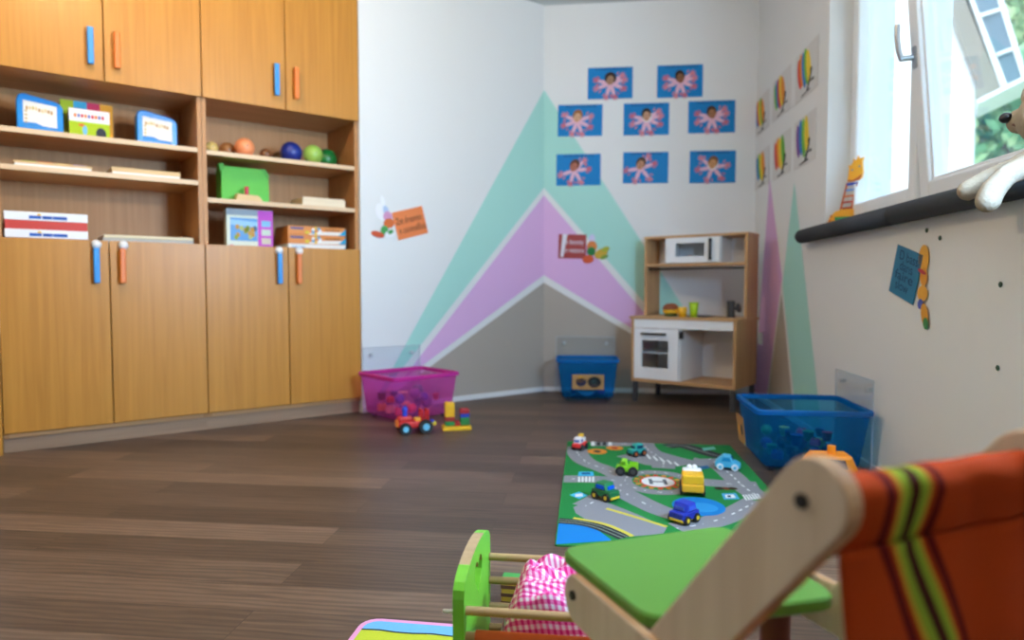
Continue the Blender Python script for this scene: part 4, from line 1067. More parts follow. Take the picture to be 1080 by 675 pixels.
mb = MB(); mb.box(th + .004, KW * .47 - .001, .06, KD - .012, .318, .328, M_KWHT); mb.obj('oven_shelf', t)
dx0, dx1, dz0, dz1 = th + .002, KW * .475, z0 + .022, zc_ - .078
mb = MB(); y0, y1d = -.001, .016
wx0, wx1, wz0, wz1 = dx0 + .055, dx1 - .07, dz0 + .075, dz1 - .075
mb.box(dx0, wx0, y0, y1d, dz0, dz1, M_KWHT, .002); mb.box(wx1, dx1, y0, y1d, dz0, dz1, M_KWHT, .002); mb.box(wx0 - .002, wx1 + .002, y0, y1d, dz0, wz0, M_KWHT, .002); mb.box(wx0 - .002, wx1 + .002, y0, y1d, wz1, dz1, M_KWHT, .002)
d = mb.obj('oven_door', t)
mb = MB(); mb.box(wx0, wx1, .006, .009, wz0, wz1, M_GLASS); mb.obj('pane', d)
mb = MB(); hz_ = dz1 - .032; mb.tube([(dx0 + .07, .0, hz_), (dx0 + .07, -.022, hz_), (dx1 - .09, -.022, hz_), (dx1 - .09, .0, hz_)], .006, M_BLACK); mb.box(dx0 + .062, dx1 - .082, -.028, -.018, hz_ - .007, hz_ + .007, M_BLACK, .003); o = mb.obj('handle', d); o['label'] = 'black bar handle'
mb = MB(); mb.box(dx1 + .006, dx1 + .03, -.012, .012, dz1 - .058, dz1 - .012, M_BLACK, .004); o = mb.obj('door_catch', t)
for x in (.008, KW - .036):
    for y in (.004, KD - .036):
        mb = MB(); mb.box(x, x + .028, y, y + .03, 0, z0 + .03 if False else z0, M_DARK, .002); mb.obj('leg', t)
# upper part
uy0 = .175; ztop = 1.088; zs = .905
for x in (0, KW - th):
    mb = MB(); mb.box(x, x + th, uy0, KD, zc_ + .0005, ztop - .016, M_KW, .001); mb.obj('side_panel', t)
mb = MB(); mb.box(-.004, KW + .004, uy0 - .004, KD, ztop - .0155, ztop, M_KWX, .002); mb.obj('top_board', t)
mb = MB(); mb.box(th, KW - th, uy0, KD, zs - .016, zs, M_KWX, .001); mb.obj('upper_shelf', t)
mb = MB(); mb.box(th, KW - th, KD - .010, KD - .002, zs, ztop - .016, M_KWHT); mb.box(KW * .225, KW * .225 + .01, uy0 + .01, KD - .011, zs, ztop - .016, M_KWHT); mb.box(KW * .745, KW * .745 + .01, uy0 + .01, KD - .011, zs, ztop - .016, M_KWHT); mb.obj('back_panel', t)
ax0, ax1, az0, az1 = KW * .225, KW * .755, zs + .004, ztop - .018
bx0, bx1, bz0, bz1 = ax0 + .072, ax1 - .10, az0 + .04, az1 - .036
mb = MB(); yy0, yy1 = uy0 - .012, uy0 + .004
mb.box(ax0, bx0, yy0, yy1, az0, az1, M_KWHT, .002); mb.box(bx1, ax1, yy0, yy1, az0, az1, M_KWHT, .002); mb.box(bx0 - .002, bx1 + .002, yy0, yy1, az0, bz0, M_KWHT, .002); mb.box(bx0 - .002, bx1 + .002, yy0, yy1, bz1, az1, M_KWHT, .002)
d = mb.obj('microwave_door', t)
mb = MB(); mb.box(bx0, bx1, uy0 - .006, uy0 - .003, bz0, bz1, M_GLASS); mb.obj('pane', d)
hx = ax1 - .055; mb = MB(); mb.box(hx - .009, hx + .009, yy0 - .028, yy0 - .016, az0 + .012, az1 - .01, M_BLACK, .004)
for zz in (az0 + .025, az1 - .024): mb.box(hx - .006, hx + .006, yy0 - .02, yy0, zz - .006, zz + .006, M_BLACK, .002)
o = mb.obj('handle', d); o['label'] = 'black upright handle'
mb = MB(); mb.cyl((th, uy0 + .03, zs - .034), (KW - th, uy0 + .03, zs - .034), .006, M_BLACK); mb.obj('hanging_rail', t)
mb = MB(); mb.box(KW * .50, KW * .66, .10, .26, zc_ + .0002, zc_ + .006, M_BLACK, .002)
for x in (KW * .54, KW * .62): mb.lathe([(.033, 0), (.035, .002), (.03, .004)], mat('hob_grey', (90, 90, 94), .4), 24, Matrix.Translation((x, .18, zc_ + .0062)))
mb.obj('hob', t)
mb = MB(); qx, qy = KW * .845, .20
mb.cyl((qx, qy, zc_ + .0003), (qx, qy, zc_ + .098), .024, M_DARK, n=20); mb.sph((qx, qy, zc_ + .098), .024, M_DARK, 16, (1, 1, .3)); mb.cyl((qx, qy, zc_ + .055), (qx + .05, qy - .02, zc_ + .055), .011, M_DARK); mb.lathe([(.026, -.008), (.03, 0), (.026, .008)], M_DARK, 18, Matrix.Translation((qx + .056, qy - .023, zc_ + .06)) @ Matrix.Rotation(math.radians(80), 4, 'Y'))
mb.obj('tap', t)
def kpt(x, y, z): 
    c, s = math.cos(KR), math.sin(KR); return (kx + x * c - y * s, ky + x * s + y * c, z)
ZK = zc_ + .0005
def kitem(name, lab, cat, u, v, y):
    """stands on the counter, y back from its front edge, seen at column u"""
    k = (u - U0) / F; c, s = math.cos(KR), math.sin(KR)
    # (kx + x c - y s) = k (ky + x s + y c)
    x = (k * (ky + y * c) - kx + y * s) / (c - k * s)
    return thing(name, lab, cat, kpt(x, y, ZK), KR)
t = kitem('toy_burger', 'toy burger with brown bun and yellow filling on the kitchen counter', 'toy food', 707.5, 330, .08)
mb = MB(); mb.lathe([(.034, .0), (.042, .006), (.042, .016), (.038, .02)], plain((70, 84, 24)), 24); mb.obj('lower_bun', t)
mb = MB(); mb.lathe([(.044, .0202), (.050, .026), (.050, .040), (.046, .044)], plain((232, 180, 20)), 24); mb.obj('filling', t)
mb = MB(); mb.lathe([(.050, .0442), (.053, .052), (.046, .068), (.028, .082), (.001, .086)], plain((134, 66, 26)), 24); mb.obj('upper_bun', t)
t = kitem('toy_cup', 'yellow toy mug between the toy burger and the lime cup', 'cup', 720, 334, .035)
cup = lambda r0, r1, h: [(r0, 0), (r1, h), (r1 - .002, h + .0008), (r1 - .004, h), (r0 - .003, .004), (.001, .004)]
mb = MB(); mb.lathe(cup(.024, .028, .062), plain((236, 174, 20)), 24); mb.obj('cup', t)
mb = MB(); mb.tube([(-.026, 0, .048), (-.044, 0, .044), (-.046, 0, .026), (-.025, 0, .018)], .004, plain((236, 174, 20))); mb.obj('handle', t)
t = kitem('toy_tumbler', 'lime green toy tumbler on the kitchen counter', 'cup', 731.8, 335, .045)
mb = MB(); mb.lathe(cup(.022, .029, .092), plain((160, 196, 14)), 24); mb.obj('cup', t)
mb = MB(); mb.lathe([(.0285, .086), (.0305, .088), (.0305, .0925), (.0292, .0935)], plain((170, 204, 30)), 24); mb.obj('rim', t)

# orange digger in front of the blue bin
p = floor_at(872, 528)
t = thing('toy_digger', 'orange toy digger in front of the blue bin', 'toy digger', (p.x, p.y, 0), math.radians(-8))
ORD = plain((236, 140, 20))
mb = MB(); mb.prism([(-.07, .05), (.07, .05), (.088, .12), (.066, .168), (-.05, .168), (-.085, .12)], -.05, .05, ORD, .008); mb.obj('body', t)
mb = MB(); mb.prism([(-.046, .125), (.05, .125), (.042, .156), (-.036, .156)], -.053, -.0505, mat('win_30_30_60', (30, 30, 60), .15)); mb.obj('window', t)
mb = MB(); mb.box(-.086, -.055, -.045, .045, .05, .11, ORD, .006); mb.obj('front_plate', t)
mb = MB(); mb.cyl((.012, .0, .167), (.012, 0, .196), .014, ORD); mb.obj('chimney', t)
for sy in (-1, 1):
    mb = MB(); mb.prism([(-.075, .004), (.075, .004), (.092, .025), (.075, .048), (-.075, .048), (-.092, .025)], sy * .028, sy * .062, M_TYRE, .004); mb.obj('track', t)
# ================================================================== RUG AND DOLL BED
rr = math.radians(-8.5)
p = floor_at(385, 653)
t = thing('rug', 'colourful child\'s rug with pink bound edge under the doll bed', 'rug', (p.x, p.y, 0), rr)
RW_, RD_ = .80, .95
mb = MB(); M_PINKB = mat('rug_pink', (226, 150, 190), .9); 
mb.loops([rrect(RW_, RD_, .04, z, 5, RW_ / 2, -RD_ / 2) for z in (.0003, .004)], M_PINKB, True, True)
mb.obj('binding', t)
mb = MB()
M_RB = mat('rug_blue', (106, 172, 222), .95, noise=.1, nscale=300); M_RG = mat('rug_lime', (184, 192, 40), .95, noise=.1, nscale=300); M_RK = mat('rug_black', (40, 44, 40), .95)
mb.top([q[:2] for q in rrect(RW_ - .024, RD_ - .024, .03, 0, 5, RW_ / 2, -RD_ / 2)], .0043, M_RB)
mb.top([(.012, -.054), (RW_ - .012, -.054), (RW_ - .012, -RD_ + .12), (.012, -RD_ + .12)], .0045, M_RG)
pts = [(.012 + i * .0388, -.053 + .003 * math.sin(i * 1.9)) for i in range(21)]
for a, b2 in zip(pts[:-1], pts[1:]): mb.top([(a[0], a[1] - .003), (b2[0], b2[1] - .003), (b2[0], b2[1] + .003), (a[0], a[1] + .003)], .0047, M_RK)
for k in range(4):
    cx_ = .10 + k * .19
    for i in range(10):
        a0, a1 = PI * i / 10, PI * (i + 1) / 10
        q = lambda a, r: (cx_ + r * math.cos(a), -.115 + r * .6 * math.sin(a))
        mb.top([q(a0, .030), q(a1, .030), q(a1, .036), q(a0, .036)], .0047, M_RK)
mb.obj('woven_field', t)
RZ = .0052

brz_ = math.radians(-7.5); bo = Vector((-.092, 1.035, RZ))
bed = thing('doll_bed', 'lime green doll bed with wooden rails, in front of mat', 'doll bed', bo, brz_)
RY = Matrix.Rotation(PI / 2, 4, 'Z')
def headboard(x0, wy, hs, hm, heart, name):
    """panel in the YZ plane with an arched top and a heart-shaped opening"""
    outer = [(0, 0), (wy, 0), (wy, hs)]
    n = 14
    for i in range(1, n): 
        a = PI * i / n; outer.append((wy / 2 + wy / 2 * math.cos(a), hs + (hm - hs) * math.sin(a) ** .8))
    outer.append((0, hs))
    b = bmesh.new(); th_ = .018
    vo = [b.verts.new((x0, p[0], p[1])) for p in outer]
    es = [b.edges.new((vo[i], vo[(i + 1) % len(vo)])) for i in range(len(vo))]
    if heart:
        hp = []
        for i in range(20):
            a = 2 * PI * i / 20
            hp.append((wy / 2 + .0022 * 16 * math.sin(a) ** 3, heart + .0022 * (13 * math.cos(a) - 5 * math.cos(2 * a) - 2 * math.cos(3 * a) - math.cos(4 * a))))
        vi = [b.verts.new((x0, p[0], p[1])) for p in hp]
        es += [b.edges.new((vi[i], vi[(i + 1) % 20])) for i in range(20)]
    r = bmesh.ops.triangle_fill(b, use_beauty=True, use_dissolve=False, edges=es)
    fs = [g for g in r['geom'] if isinstance(g, bmesh.types.BMFace)]
    r = bmesh.ops.extrude_face_region(b, geom=fs)
    for g in r['geom']:
        if isinstance(g, bmesh.types.BMVert): g.co.x += th_
    bmesh.ops.recalc_face_normals(b, faces=b.faces[:])
    mb = MB(); b.verts.index_update(); vs = [v.co.copy() for v in b.verts]
    g1, g2 = [], []
    for f in b.faces:
        c = f.calc_center_median(); worn = abs(f.normal.x) < .3 and hm - .05 < c.z and .04 < c.y < .17 and heart
        (g2 if worn else g1).append([v.index for v in f.verts])
    b.free()
    mb.add(vs, g1, M_GREEN)
    if g2: mb.add(vs, g2, mat('worn_wood', (176, 150, 112), .6, noise=.2, nscale=80))
    return mb.obj(name, bed)
BW, BL = .25, .40
headboard(0, BW, .262, .306, .252, 'headboard'); headboard(BL, BW, .235, .262, 0, 'footboard')
for y, zs_ in ((.012, (.240, .199, .12)), (BW - .012, (.236, .191, .141, .10))):
    for z in zs_:
        mb = MB(); mb.cyl((.0185, y, z), (BL - .0005, y, z), .0072, M_DOWEL, n=14); mb.obj('rail', bed)
mb = MB(); mb.box(.0185, BL - .0005, .004, BW - .004, .045, .058, M_PLY, .001); mb.obj('bed_board', bed)
mb = MB(); mb.cyl((-.018, .012, .237), (-.0002, .012, .237), .0028, M_WHITE, .0032); o = mb.obj('peg', bed); o['label'] = 'thin white peg'
# gingham blanket heaped in the bed
def gingham():
    m = bpy.data.materials.new('pink_gingham'); m.use_nodes = True; n = m.node_tree.nodes; l = m.node_tree.links; b = n['Principled BSDF']
    b.inputs['Roughness'].default_value = .9; b.inputs['Specular IOR Level'].default_value = .1
    uv = n.new('ShaderNodeUVMap'); sp = n.new('ShaderNodeSeparateXYZ'); l.new(uv.outputs[0], sp.inputs[0])
    outs = []
    for k in (0, 1):
        a = n.new('ShaderNodeMath'); a.operation = 'MULTIPLY'; a.inputs[1].default_value = 100; l.new(sp.outputs[k], a.inputs[0])
        f = n.new('ShaderNodeMath'); f.operation = 'FRACT'; l.new(a.outputs[0], f.inputs[0])
        g = n.new('ShaderNodeMath'); g.operation = 'GREATER_THAN'; g.inputs[1].default_value = .5; l.new(f.outputs[0], g.inputs[0]); outs.append(g)
    s = n.new('ShaderNodeMath'); s.operation = 'ADD'; l.new(outs[0].outputs[0], s.inputs[0]); l.new(outs[1].outputs[0], s.inputs[1])
    h = n.new('ShaderNodeMath'); h.operation = 'MULTIPLY'; h.inputs[1].default_value = .5; l.new(s.outputs[0], h.inputs[0])
    rp = n.new('ShaderNodeValToRGB'); e = rp.color_ramp.elements
    e[0].color = lin((236, 222, 228)); e[1].color = lin((206, 40, 120)); x = e.new(.5); x.color = lin((226, 120, 172))
    l.new(h.outputs[0], rp.inputs[0]); l.new(rp.outputs[0], b.inputs['Base Color'])
    return m
NX, NY = 60, 40
vs = []; uvs = []
for j in range(NY + 1):
    for i in range(NX + 1):
        u, v = i / NX, j / NY
        x = .034 + u * .345; y = .026 + v * .198
        sx = min(1, (u + .03) / .24); e = sx * sx * (3 - 2 * sx); ex = min(1, (1 - u) / .12); ey = min(1, v / .12 + .10) * min(1, (1 - v) / .10 + .1)
        h = .075 + (.172 * e * (ex * .4 + .6) * (.45 + .55 * ey)) * (1 - .35 * max(0, u - .5))
        h += (.010 * math.sin(17 * u + 9 * v + 2 * math.sin(7 * v)) + .007 * math.sin(31 * u - 22 * v) + .005 * math.sin(47 * v + 11 * u)) * (.3 + .4 * e)
        vs.append((x, y, max(.0595, h))); uvs.append((x + .25 * h, y * 1.0 + .5 * h * (1 if v < .5 else -1)))
fs = [[j * (NX + 1) + i, j * (NX + 1) + i + 1, (j + 1) * (NX + 1) + i + 1, (j + 1) * (NX + 1) + i] for j in range(NY) for i in range(NX)]
mb = MB(); mb.add(vs, fs, gingham(), True)
o = mb.obj('doll_blanket', None, bo, (0, 0, brz_))
ul = o.data.uv_layers.new(name='UVMap')
for lp_ in o.data.loops: ul.data[lp_.index].uv = uvs[lp_.vertex_index]
sd = o.modifiers.new('thickness', 'SOLIDIFY'); sd.thickness = .002; sd.offset = 1
tag(o, 'pink and white gingham blanket heaped in the doll bed', 'blanket')
# orange cloth hung over the lower front rail
mb = MB(); M_OCL = mat('orange_cloth', (196, 92, 44), .9, noise=.12, nscale=90, spec=.1)
prof = [(-.0115, .10), (-.0115, .19)] + [(.012 - .0115 * 2 * math.cos(PI * i / 8) * .5 - .012 + .0, 0) for i in range(0)] 
ring_ = [(.012 + .0105 * math.cos(PI - PI * i / 8), .199 + .0105 * math.sin(PI * i / 8)) for i in range(9)]
outer = [(.0015, .10)] + ring_ + [(.0225, .135)]
inner = [(.0040, .10)] + [(.012 + .008 * math.cos(PI - PI * i / 8), .199 + .008 * math.sin(PI * i / 8)) for i in range(9)] + [(.020, .135)]
def sl(x, dz): return [(x, q[0], q[1] + dz) for q in outer] + [(x, q[0], q[1] + dz) for q in inner[::-1]]
dzf = lambda x: 0.0
mb.loops([sl(x, dzf(x)) for x in (.034, .12, .22, .33)], M_OCL, True, True)
tag(mb.obj('orange_cloth', None, bo, (0, 0, brz_)), 'orange cloth hung over the lower front rail of the doll bed', 'cloth')
# striped toy box on the floor behind the bed
p = floor_at(546, 638)
t = thing('striped_toy_box', 'small yellow striped toy box on the floor behind the doll bed', 'toy box', (p.x, p.y, 0), math.radians(-10))
mb = MB(); mb.box(-.036, .06, -.02, .02, .0005, .062, plain((196, 168, 50)), .003); mb.obj('box', t)
mb = MB(); mb.box(-.038, .062, -.022, .022, .0625, .068, plain((60, 150, 66)), .003); mb.obj('lid', t)
mb = MB()
for k in range(3): mb.box(-.0368, .0606, -.0212, .0208, .008 + k * .019, .016 + k * .019, plain((92, 58, 30)))
mb.obj('band', t)

# ================================================================== DOLL HIGH CHAIR (foreground)
crz_ = math.atan2(.38, .925)
ch = thing('doll_chair', 'wooden doll chair with lime green tray and orange striped fabric', 'doll chair', (.219, .5, RZ), crz_)
CW = .262; ZO = -RZ
def plank(y0, z0, y1, z1, w, x0, x1, m, me, name, ext=True):
    """rounded flat bar in the YZ plane between two pivots"""
    d = Vector((y1 - y0, z1 - z0)); L = d.length; d /= L; nrm = Vector((-d.y, d.x)); r = w / 2
    pts = []
    for i in range(13):
        a = PI / 2 + PI * i / 12; pts.append((y0 + d.x * r * math.cos(a) + nrm.x * r * math.sin(a), z0 + d.y * r * math.cos(a) + nrm.y * r * math.sin(a)))
    for i in range(13):
        a = -PI / 2 + PI * i / 12; pts.append((y1 + d.x * r * math.cos(a) + nrm.x * r * math.sin(a), z1 + d.y * r * math.cos(a) + nrm.y * r * math.sin(a)))
    b = bmesh.new(); f = b.faces.new([b.verts.new((x0, p[0], p[1])) for p in pts])
    r_ = bmesh.ops.extrude_face_region(b, geom=[f])
    for g in r_['geom']:
        if isinstance(g, bmesh.types.BMVert): g.co.x = x1
    bmesh.ops.recalc_face_normals(b, faces=b.faces[:])
    es = [e for e in b.edges if abs(e.verts[0].co.x - e.verts[1].co.x) < 1e-6]
    bmesh.ops.bevel(b, geom=es, offset=.0025, segments=2, affect='EDGES', profile=.5)
    mb = MB(); b.verts.index_update(); vs = [v.co.copy() for v in b.verts]; g1, g2 = [], []
    for fc in b.faces: (g1 if abs(fc.normal.x) > .5 else g2).append([v.index for v in fc.verts])
    b.free(); mb.add(vs, g1, m); mb.add(vs, g2, me)
    return mb.obj(name, ch)
M_ARM = wood('arm_plywood', (200, 184, 164), (214, 200, 182), .55, axis='Z')
for s, xs, ax in ((0, (-.0115, -.0005), (0, .017)), (1, (CW + .0005, CW + .0115), (CW - .017, CW))):
    o = plank(.362, .363, -.02, .360, .062, xs[0], xs[1], M_ARM, M_PLYE, 'side_rail') if False else plank(-.02, .361, .346, .363, .060, xs[0], xs[1], M_ARM, M_PLYE, 'side_rail')
    o2 = plank(-.004, .588, .178, .372, .064, ax[0], ax[1], M_ARM, M_PLYE, 'handle_arm')
    for (y, z, xx, ob) in ((.350, .368, xs[s], o), (.004, .585, ax[s], o2)):
        mb = MB(); sg = -1 if s == 0 else 1
        mb.cyl((xx, y, z), (xx + sg * .003, y, z), .0058, M_BLACK, n=14); b_ = mb.obj('bolt', ob); b_['label'] = 'black bolt head'
# tray: a rounded board, a little wider at its far edge
def rounded(corners, r, n=6):
    out = []; k = len(corners)
    for i in range(k):
        p0, p1, p2 = Vector(corners[i - 1]), Vector(corners[i]), Vector(corners[(i + 1) % k])
        a = p1 + (p0 - p1).normalized() * r; b2 = p1 + (p2 - p1).normalized() * r
        for t_ in range(n + 1):
            q = t_ / n; out.append((1 - q) ** 2 * a + 2 * q * (1 - q) * p1 + q * q * b2)
    return out
TC = [(0.0, .203), (.226, .166), (.259, .398), (-.001, .413)]
def tl(e, z):
    c = Vector((.115, .30)); return [(p.x + (c.x - p.x) * e, p.y + (c.y - p.y) * e, z) for p in rounded(TC, .028)]
mb = MB(); mb.loops([tl(.02, .3875), tl(0, .390), tl(0, .4005), tl(.02, .4035)], M_TRAYG); o = mb.obj('tray', ch); o['label'] = 'lime green tray'
M_LEGR = wood('red_brown_wood', (96, 44, 34), (122, 60, 44), .45, axis='Z')
for x in (.030, CW - .026):
    mb = MB(); mb.cyl((x, .275, .0005), (x, .275, .387), .0185, M_LEGR, n=20); o = mb.obj('leg', ch); o['label'] = 'round red-brown leg'
for xs in ((-.0115, -.0005), (CW + .0005, CW + .0115)):
    mb = MB(); mb.box(xs[0], xs[1], -.035, .015, .0005, .3305, M_ARM, .003); mb.obj('rear_leg', ch)
mb = MB(); mb.cyl((.0172, -.004, .588), (CW - .0172, -.004, .588), .011, M_DOWEL, n=16); mb.obj('top_bar', ch)
mb = MB(); mb.cyl((0, .10, .352), (CW, .10, .352), .009, M_DOWEL, n=16); mb.obj('seat_bar', ch)
def stripes():
    m = bpy.data.materials.new('orange_striped_fabric'); m.use_nodes = True; n = m.node_tree.nodes; l = m.node_tree.links; b = n['Principled BSDF']
    b.inputs['Roughness'].default_value = .92; b.inputs['Specular IOR Level'].default_value = .1
    uv = n.new('ShaderNodeUVMap'); sp = n.new('ShaderNodeSeparateXYZ'); l.new(uv.outputs[0], sp.inputs[0])
    rp = n.new('ShaderNodeValToRGB'); rp.color_ramp.interpolation = 'CONSTANT'
    O_, R_, Yl, Gn, Bk = (180, 68, 24), (100, 20, 22), (206, 176, 60), (150, 180, 60), (74, 36, 30)
    ss = [(0, O_)] + [(.057 + (x - .046) * .80, c) for x, c in ((.046, R_), (.058, O_), (.064, Yl), (.070, Gn), (.081, Bk), (.094, Gn), (.104, Yl), (.107, O_), (.113, R_), (.124, O_))]
    el = rp.color_ramp.elements
    el[0].position = 0; el[0].color = lin(O_); el[1].position = ss[-1][0] / .25; el[1].color = lin(O_)
    for x, c in ss[1:-1]:
        e = el.new(x / .25); e.color = lin(c)
    l.new(sp.outputs[0], rp.inputs[0])
    nz = n.new('ShaderNodeTexNoise'); nz.inputs['Scale'].default_value = 700
    mx = n.new('ShaderNodeMix'); mx.data_type = 'RGBA'; mx.blend_type = 'MULTIPLY'; mx.inputs[0].default_value = .3
    l.new(rp.outputs[0], mx.inputs[6]); l.new(nz.outputs['Fac'], mx.inputs[7]); l.new(mx.outputs[2], b.inputs['Base Color'])
    return m
MSTR = stripes()
# sleeve round the top bar, then the sling hanging behind and under the seat
prof = []
for i in range(15):
    a = math.radians(250) - math.radians(320) * i / 14
    z = .588 + .0145 * math.sin(a) if math.sin(a) > 0 else .588 + .046 * math.sin(a); y = -.004 + .0155 * math.cos(a) * (1 if math.sin(a) > 0 else 1 - .45 * -math.sin(a))
    prof.append((y, z))
hang = [(-.014, .538), (-.018, .51), (-.024, .47), (-.028, .42), (-.022, .37), (.0, .33), (.04, .315), (.075, .322), (.095, .339)]
sling = [(-.0125, .548)] + hang
def cloth(prof, x0, x1, skew, name, lab):
    vs = []; uvs = []; nx = 24
    for j, (y, z) in enumerate(prof):
        for i in range(nx + 1):
            u = i / nx; x = x0 + (x1 - x0) * u
            w = .0016 * math.sin(20 * u + j * .6)
            vs.append((x, y + w, z)); uvs.append(((x + skew * max(0, .545 - z)) / .25, z))
    fs = [[j * (nx + 1) + i, j * (nx + 1) + i + 1, (j + 1) * (nx + 1) + i + 1, (j + 1) * (nx + 1) + i] for j in range(len(prof) - 1) for i in range(nx)]
    mb = MB(); mb.add(vs, fs, MSTR, True); o = mb.obj(name, ch); o['label'] = lab
    ul = o.data.uv_layers.new(name='UVMap')
    for q in o.data.loops: ul.data[q.index].uv = uvs[q.vertex_index]
    sd = o.modifiers.new('thickness', 'SOLIDIFY'); sd.thickness = .0022; sd.offset = 0
    return o
cloth(prof, .019, CW - .019, 0, 'fabric_sleeve', 'orange striped fabric sleeve'); cloth(sling, .020, CW - .020, -.35, 'fabric_sling', 'orange striped fabric sling')

# ================================================================== SILL TOYS
gx, gz = WR.hit(884, 236, .035)
gp = WR.w(gx, .05, SILL)
t = thing('wooden_giraffe', 'orange yellow giraffe toy with colour rung neck on the sill', 'toy giraffe', gp, math.radians(-40))
GO = mat('giraffe_orange', (240, 168, 40), .4, sub=.2); GOD = mat('giraffe_brown', (186, 84, 30), .45)
mb = MB(); k = .0031
def G(x, y): return ((x - 205) * k * .215, (600 - y) * k * .215 + .001)
body = [G(*q) for q in ((105, 600), (112, 560), (130, 515), (165, 480), (205, 468), (250, 466), (290, 470), (325, 462), (335, 470), (315, 500), (300, 540), (295, 575), (290, 600))]
mb.prism(body, -.012, .012, GO, .003); mb.obj('body', t)
mb = MB(); head = [G(*q) for q in ((240, 275), (246, 225), (250, 190), (246, 160), (262, 162), (276, 140), (278, 112), (290, 130), (300, 125), (310, 98), (318, 122), (345, 112), (335, 140), (338, 180), (342, 215), (335, 250), (318, 268), (290, 276))]
mb.prism(head, -.013, .013, GO, .003); h = mb.obj('head', t)
for ex, ey in ((272, 196), (318, 176)):
    mb = MB(); q = G(ex, ey); mb.sph((q[0], -.0135, q[1]), .0042, plain((120, 140, 170)), 12, (1, .4, 1)); mb.obj('eye', h)
mb = MB(); mb.prism([G(*q) for q in ((246, 262), (280, 268), (330, 236), (338, 222), (334, 248), (318, 268), (290, 276), (244, 276))], -.0145, -.0128, GOD); mb.obj('muzzle', h)
for side in ((238, 280, 196, 470), (302, 280, 268, 470)):
    a = G(side[0], side[1]); b2 = G(side[2], side[3]); mb = MB(); mb.cyl((a[0], 0, a[1]), (b2[0], 0, b2[1]), .0046, GOD, n=12); mb.obj('neck_rail', t)
RC = [(30, 80, 190), (90, 150, 220), (214, 120, 60), (180, 50, 40), (150, 40, 36)]
for i, c in enumerate(RC):
    yq = 292 + i * 42; xo = -7 * i
    a = G(236 + xo, yq); b2 = G(304 + xo, yq - 4); mb = MB(); mb.cyl((a[0], 0, a[1]), (b2[0], 0, b2[1]), .0065 if i == 0 else .0048, plain(c), n=12); o = mb.obj('neck_rung', t)
for (a, b2, c) in (((165, 520), (268, 552), (40, 140, 70)), ((158, 566), (270, 596), (40, 110, 190))):
    mb = MB(); q = G(*a); q2 = G(*b2); mb.box(q[0], q2[0], -.0145, -.0125, q2[1], q[1], plain(c), .0005); mb.obj('saddle_stripe', t)
for k_ in range(3):
    mb = MB(); q = G(122 + 8 * k_, 575 - 32 * k_); mb.sph((q[0], -.012, q[1]), .005, GOD, 10, (1, .25, 1.3)); mb.obj('patch', t)

# white plush animal sitting on the sill
pp = WR.w(3.03, .02, SILL + .002)
def PL(u, v, y): return at_depth(u, v, y)
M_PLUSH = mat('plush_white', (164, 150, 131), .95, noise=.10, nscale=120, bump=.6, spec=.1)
t = thing('plush_toy', 'white plush animal with black nose sitting on the foam edge', 'plush toy', pp, 0)
inv = Matrix.Translation(-Vector(pp))
def lo(q): return Vector(q) - Vector(pp)
head_c = PL(1111, 122, 1.74); nose = PL(1072, 126, 1.81); chest = PL(1120, 160, 1.73); rump = PL(1130, 163, 1.72)
sh1 = PL(1080, 172, 1.78); el1 = PL(1045, 186, 1.84); pw1 = PL(1021, 201, 1.86)
sh2 = PL(1090, 174, 1.72); el2 = PL(1062, 184, 1.73); pw2 = PL(1046, 202, 1.74); pw2b = PL(1042, 212, 1.74)
mb = MB()
mb.sph(lo(head_c), .078, M_PLUSH, 24); mb.caps(lo(head_c), lo(nose) + Vector((.012, 0, -.004)), .055, .034, M_PLUSH, 18)
mb.caps(lo(head_c), lo(chest), .048, .060, M_PLUSH, 20); mb.caps(lo(chest), lo(rump), .062, .064, M_PLUSH, 22)
mb.caps(lo(sh1), lo(el1), .026, .024, M_PLUSH); mb.caps(lo(el1), lo(pw1), .024, .028, M_PLUSH); mb.caps(lo(chest), lo(sh1), .045, .03, M_PLUSH)
mb.caps(lo(sh2), lo(el2), .034, .026, M_PLUSH); mb.caps(lo(el2), lo(pw2), .026, .029, M_PLUSH); mb.caps(lo(pw2), lo(pw2b), .029, .030, M_PLUSH)
o = mb.obj('body', t); rm = o.modifiers.new('blend', 'REMESH'); rm.mode = 'VOXEL'; rm.voxel_size = .006; rm.use_smooth_shade = True
sm_ = o.modifiers.new('smooth', 'SMOOTH'); sm_.factor = .6; sm_.iterations = 6
mb = MB(); mb.sph(lo(nose) - Vector((.022, -.008, -.006)), .0155, mat('nose_black', (14, 14, 16), .35), 18, (1, 1.1, .9)); o = mb.obj('nose', t); o['label'] = 'black nose'
mb = MB(); mb.tube([lo(nose) + Vector((-.018, -.012, -.016)), lo(nose) + Vector((-.010, -.028, -.026)), lo(nose) + Vector((.012, -.036, -.024))], .003, mat('mouth_thread', (120, 90, 80), .9), 8); mb.obj('mouth', t)
for (u, v, y) in ((1088, 102, 1.80), (1126, 94, 1.68)):
    q = lo(PL(u, v, y)); mb = MB(); mb.sph(q, .032, M_PLUSH, 18, (.8, .5, 1.1)); e = mb.obj('ear', t)
    mb = MB(); mb.sph(q + Vector((-.012, -.012, 0)), .022, mat('ear_pink', (190, 160, 150), .95), 14, (.6, .4, 1.0)); mb.obj('ear_lining', e)
for dx, dy in ((-.020, -.070), (-.004, .072)):
    mb = MB(); mb.sph(lo(head_c) + Vector((dx, dy, .03)), .008, M_BLACK, 12); mb.obj('eye', t)

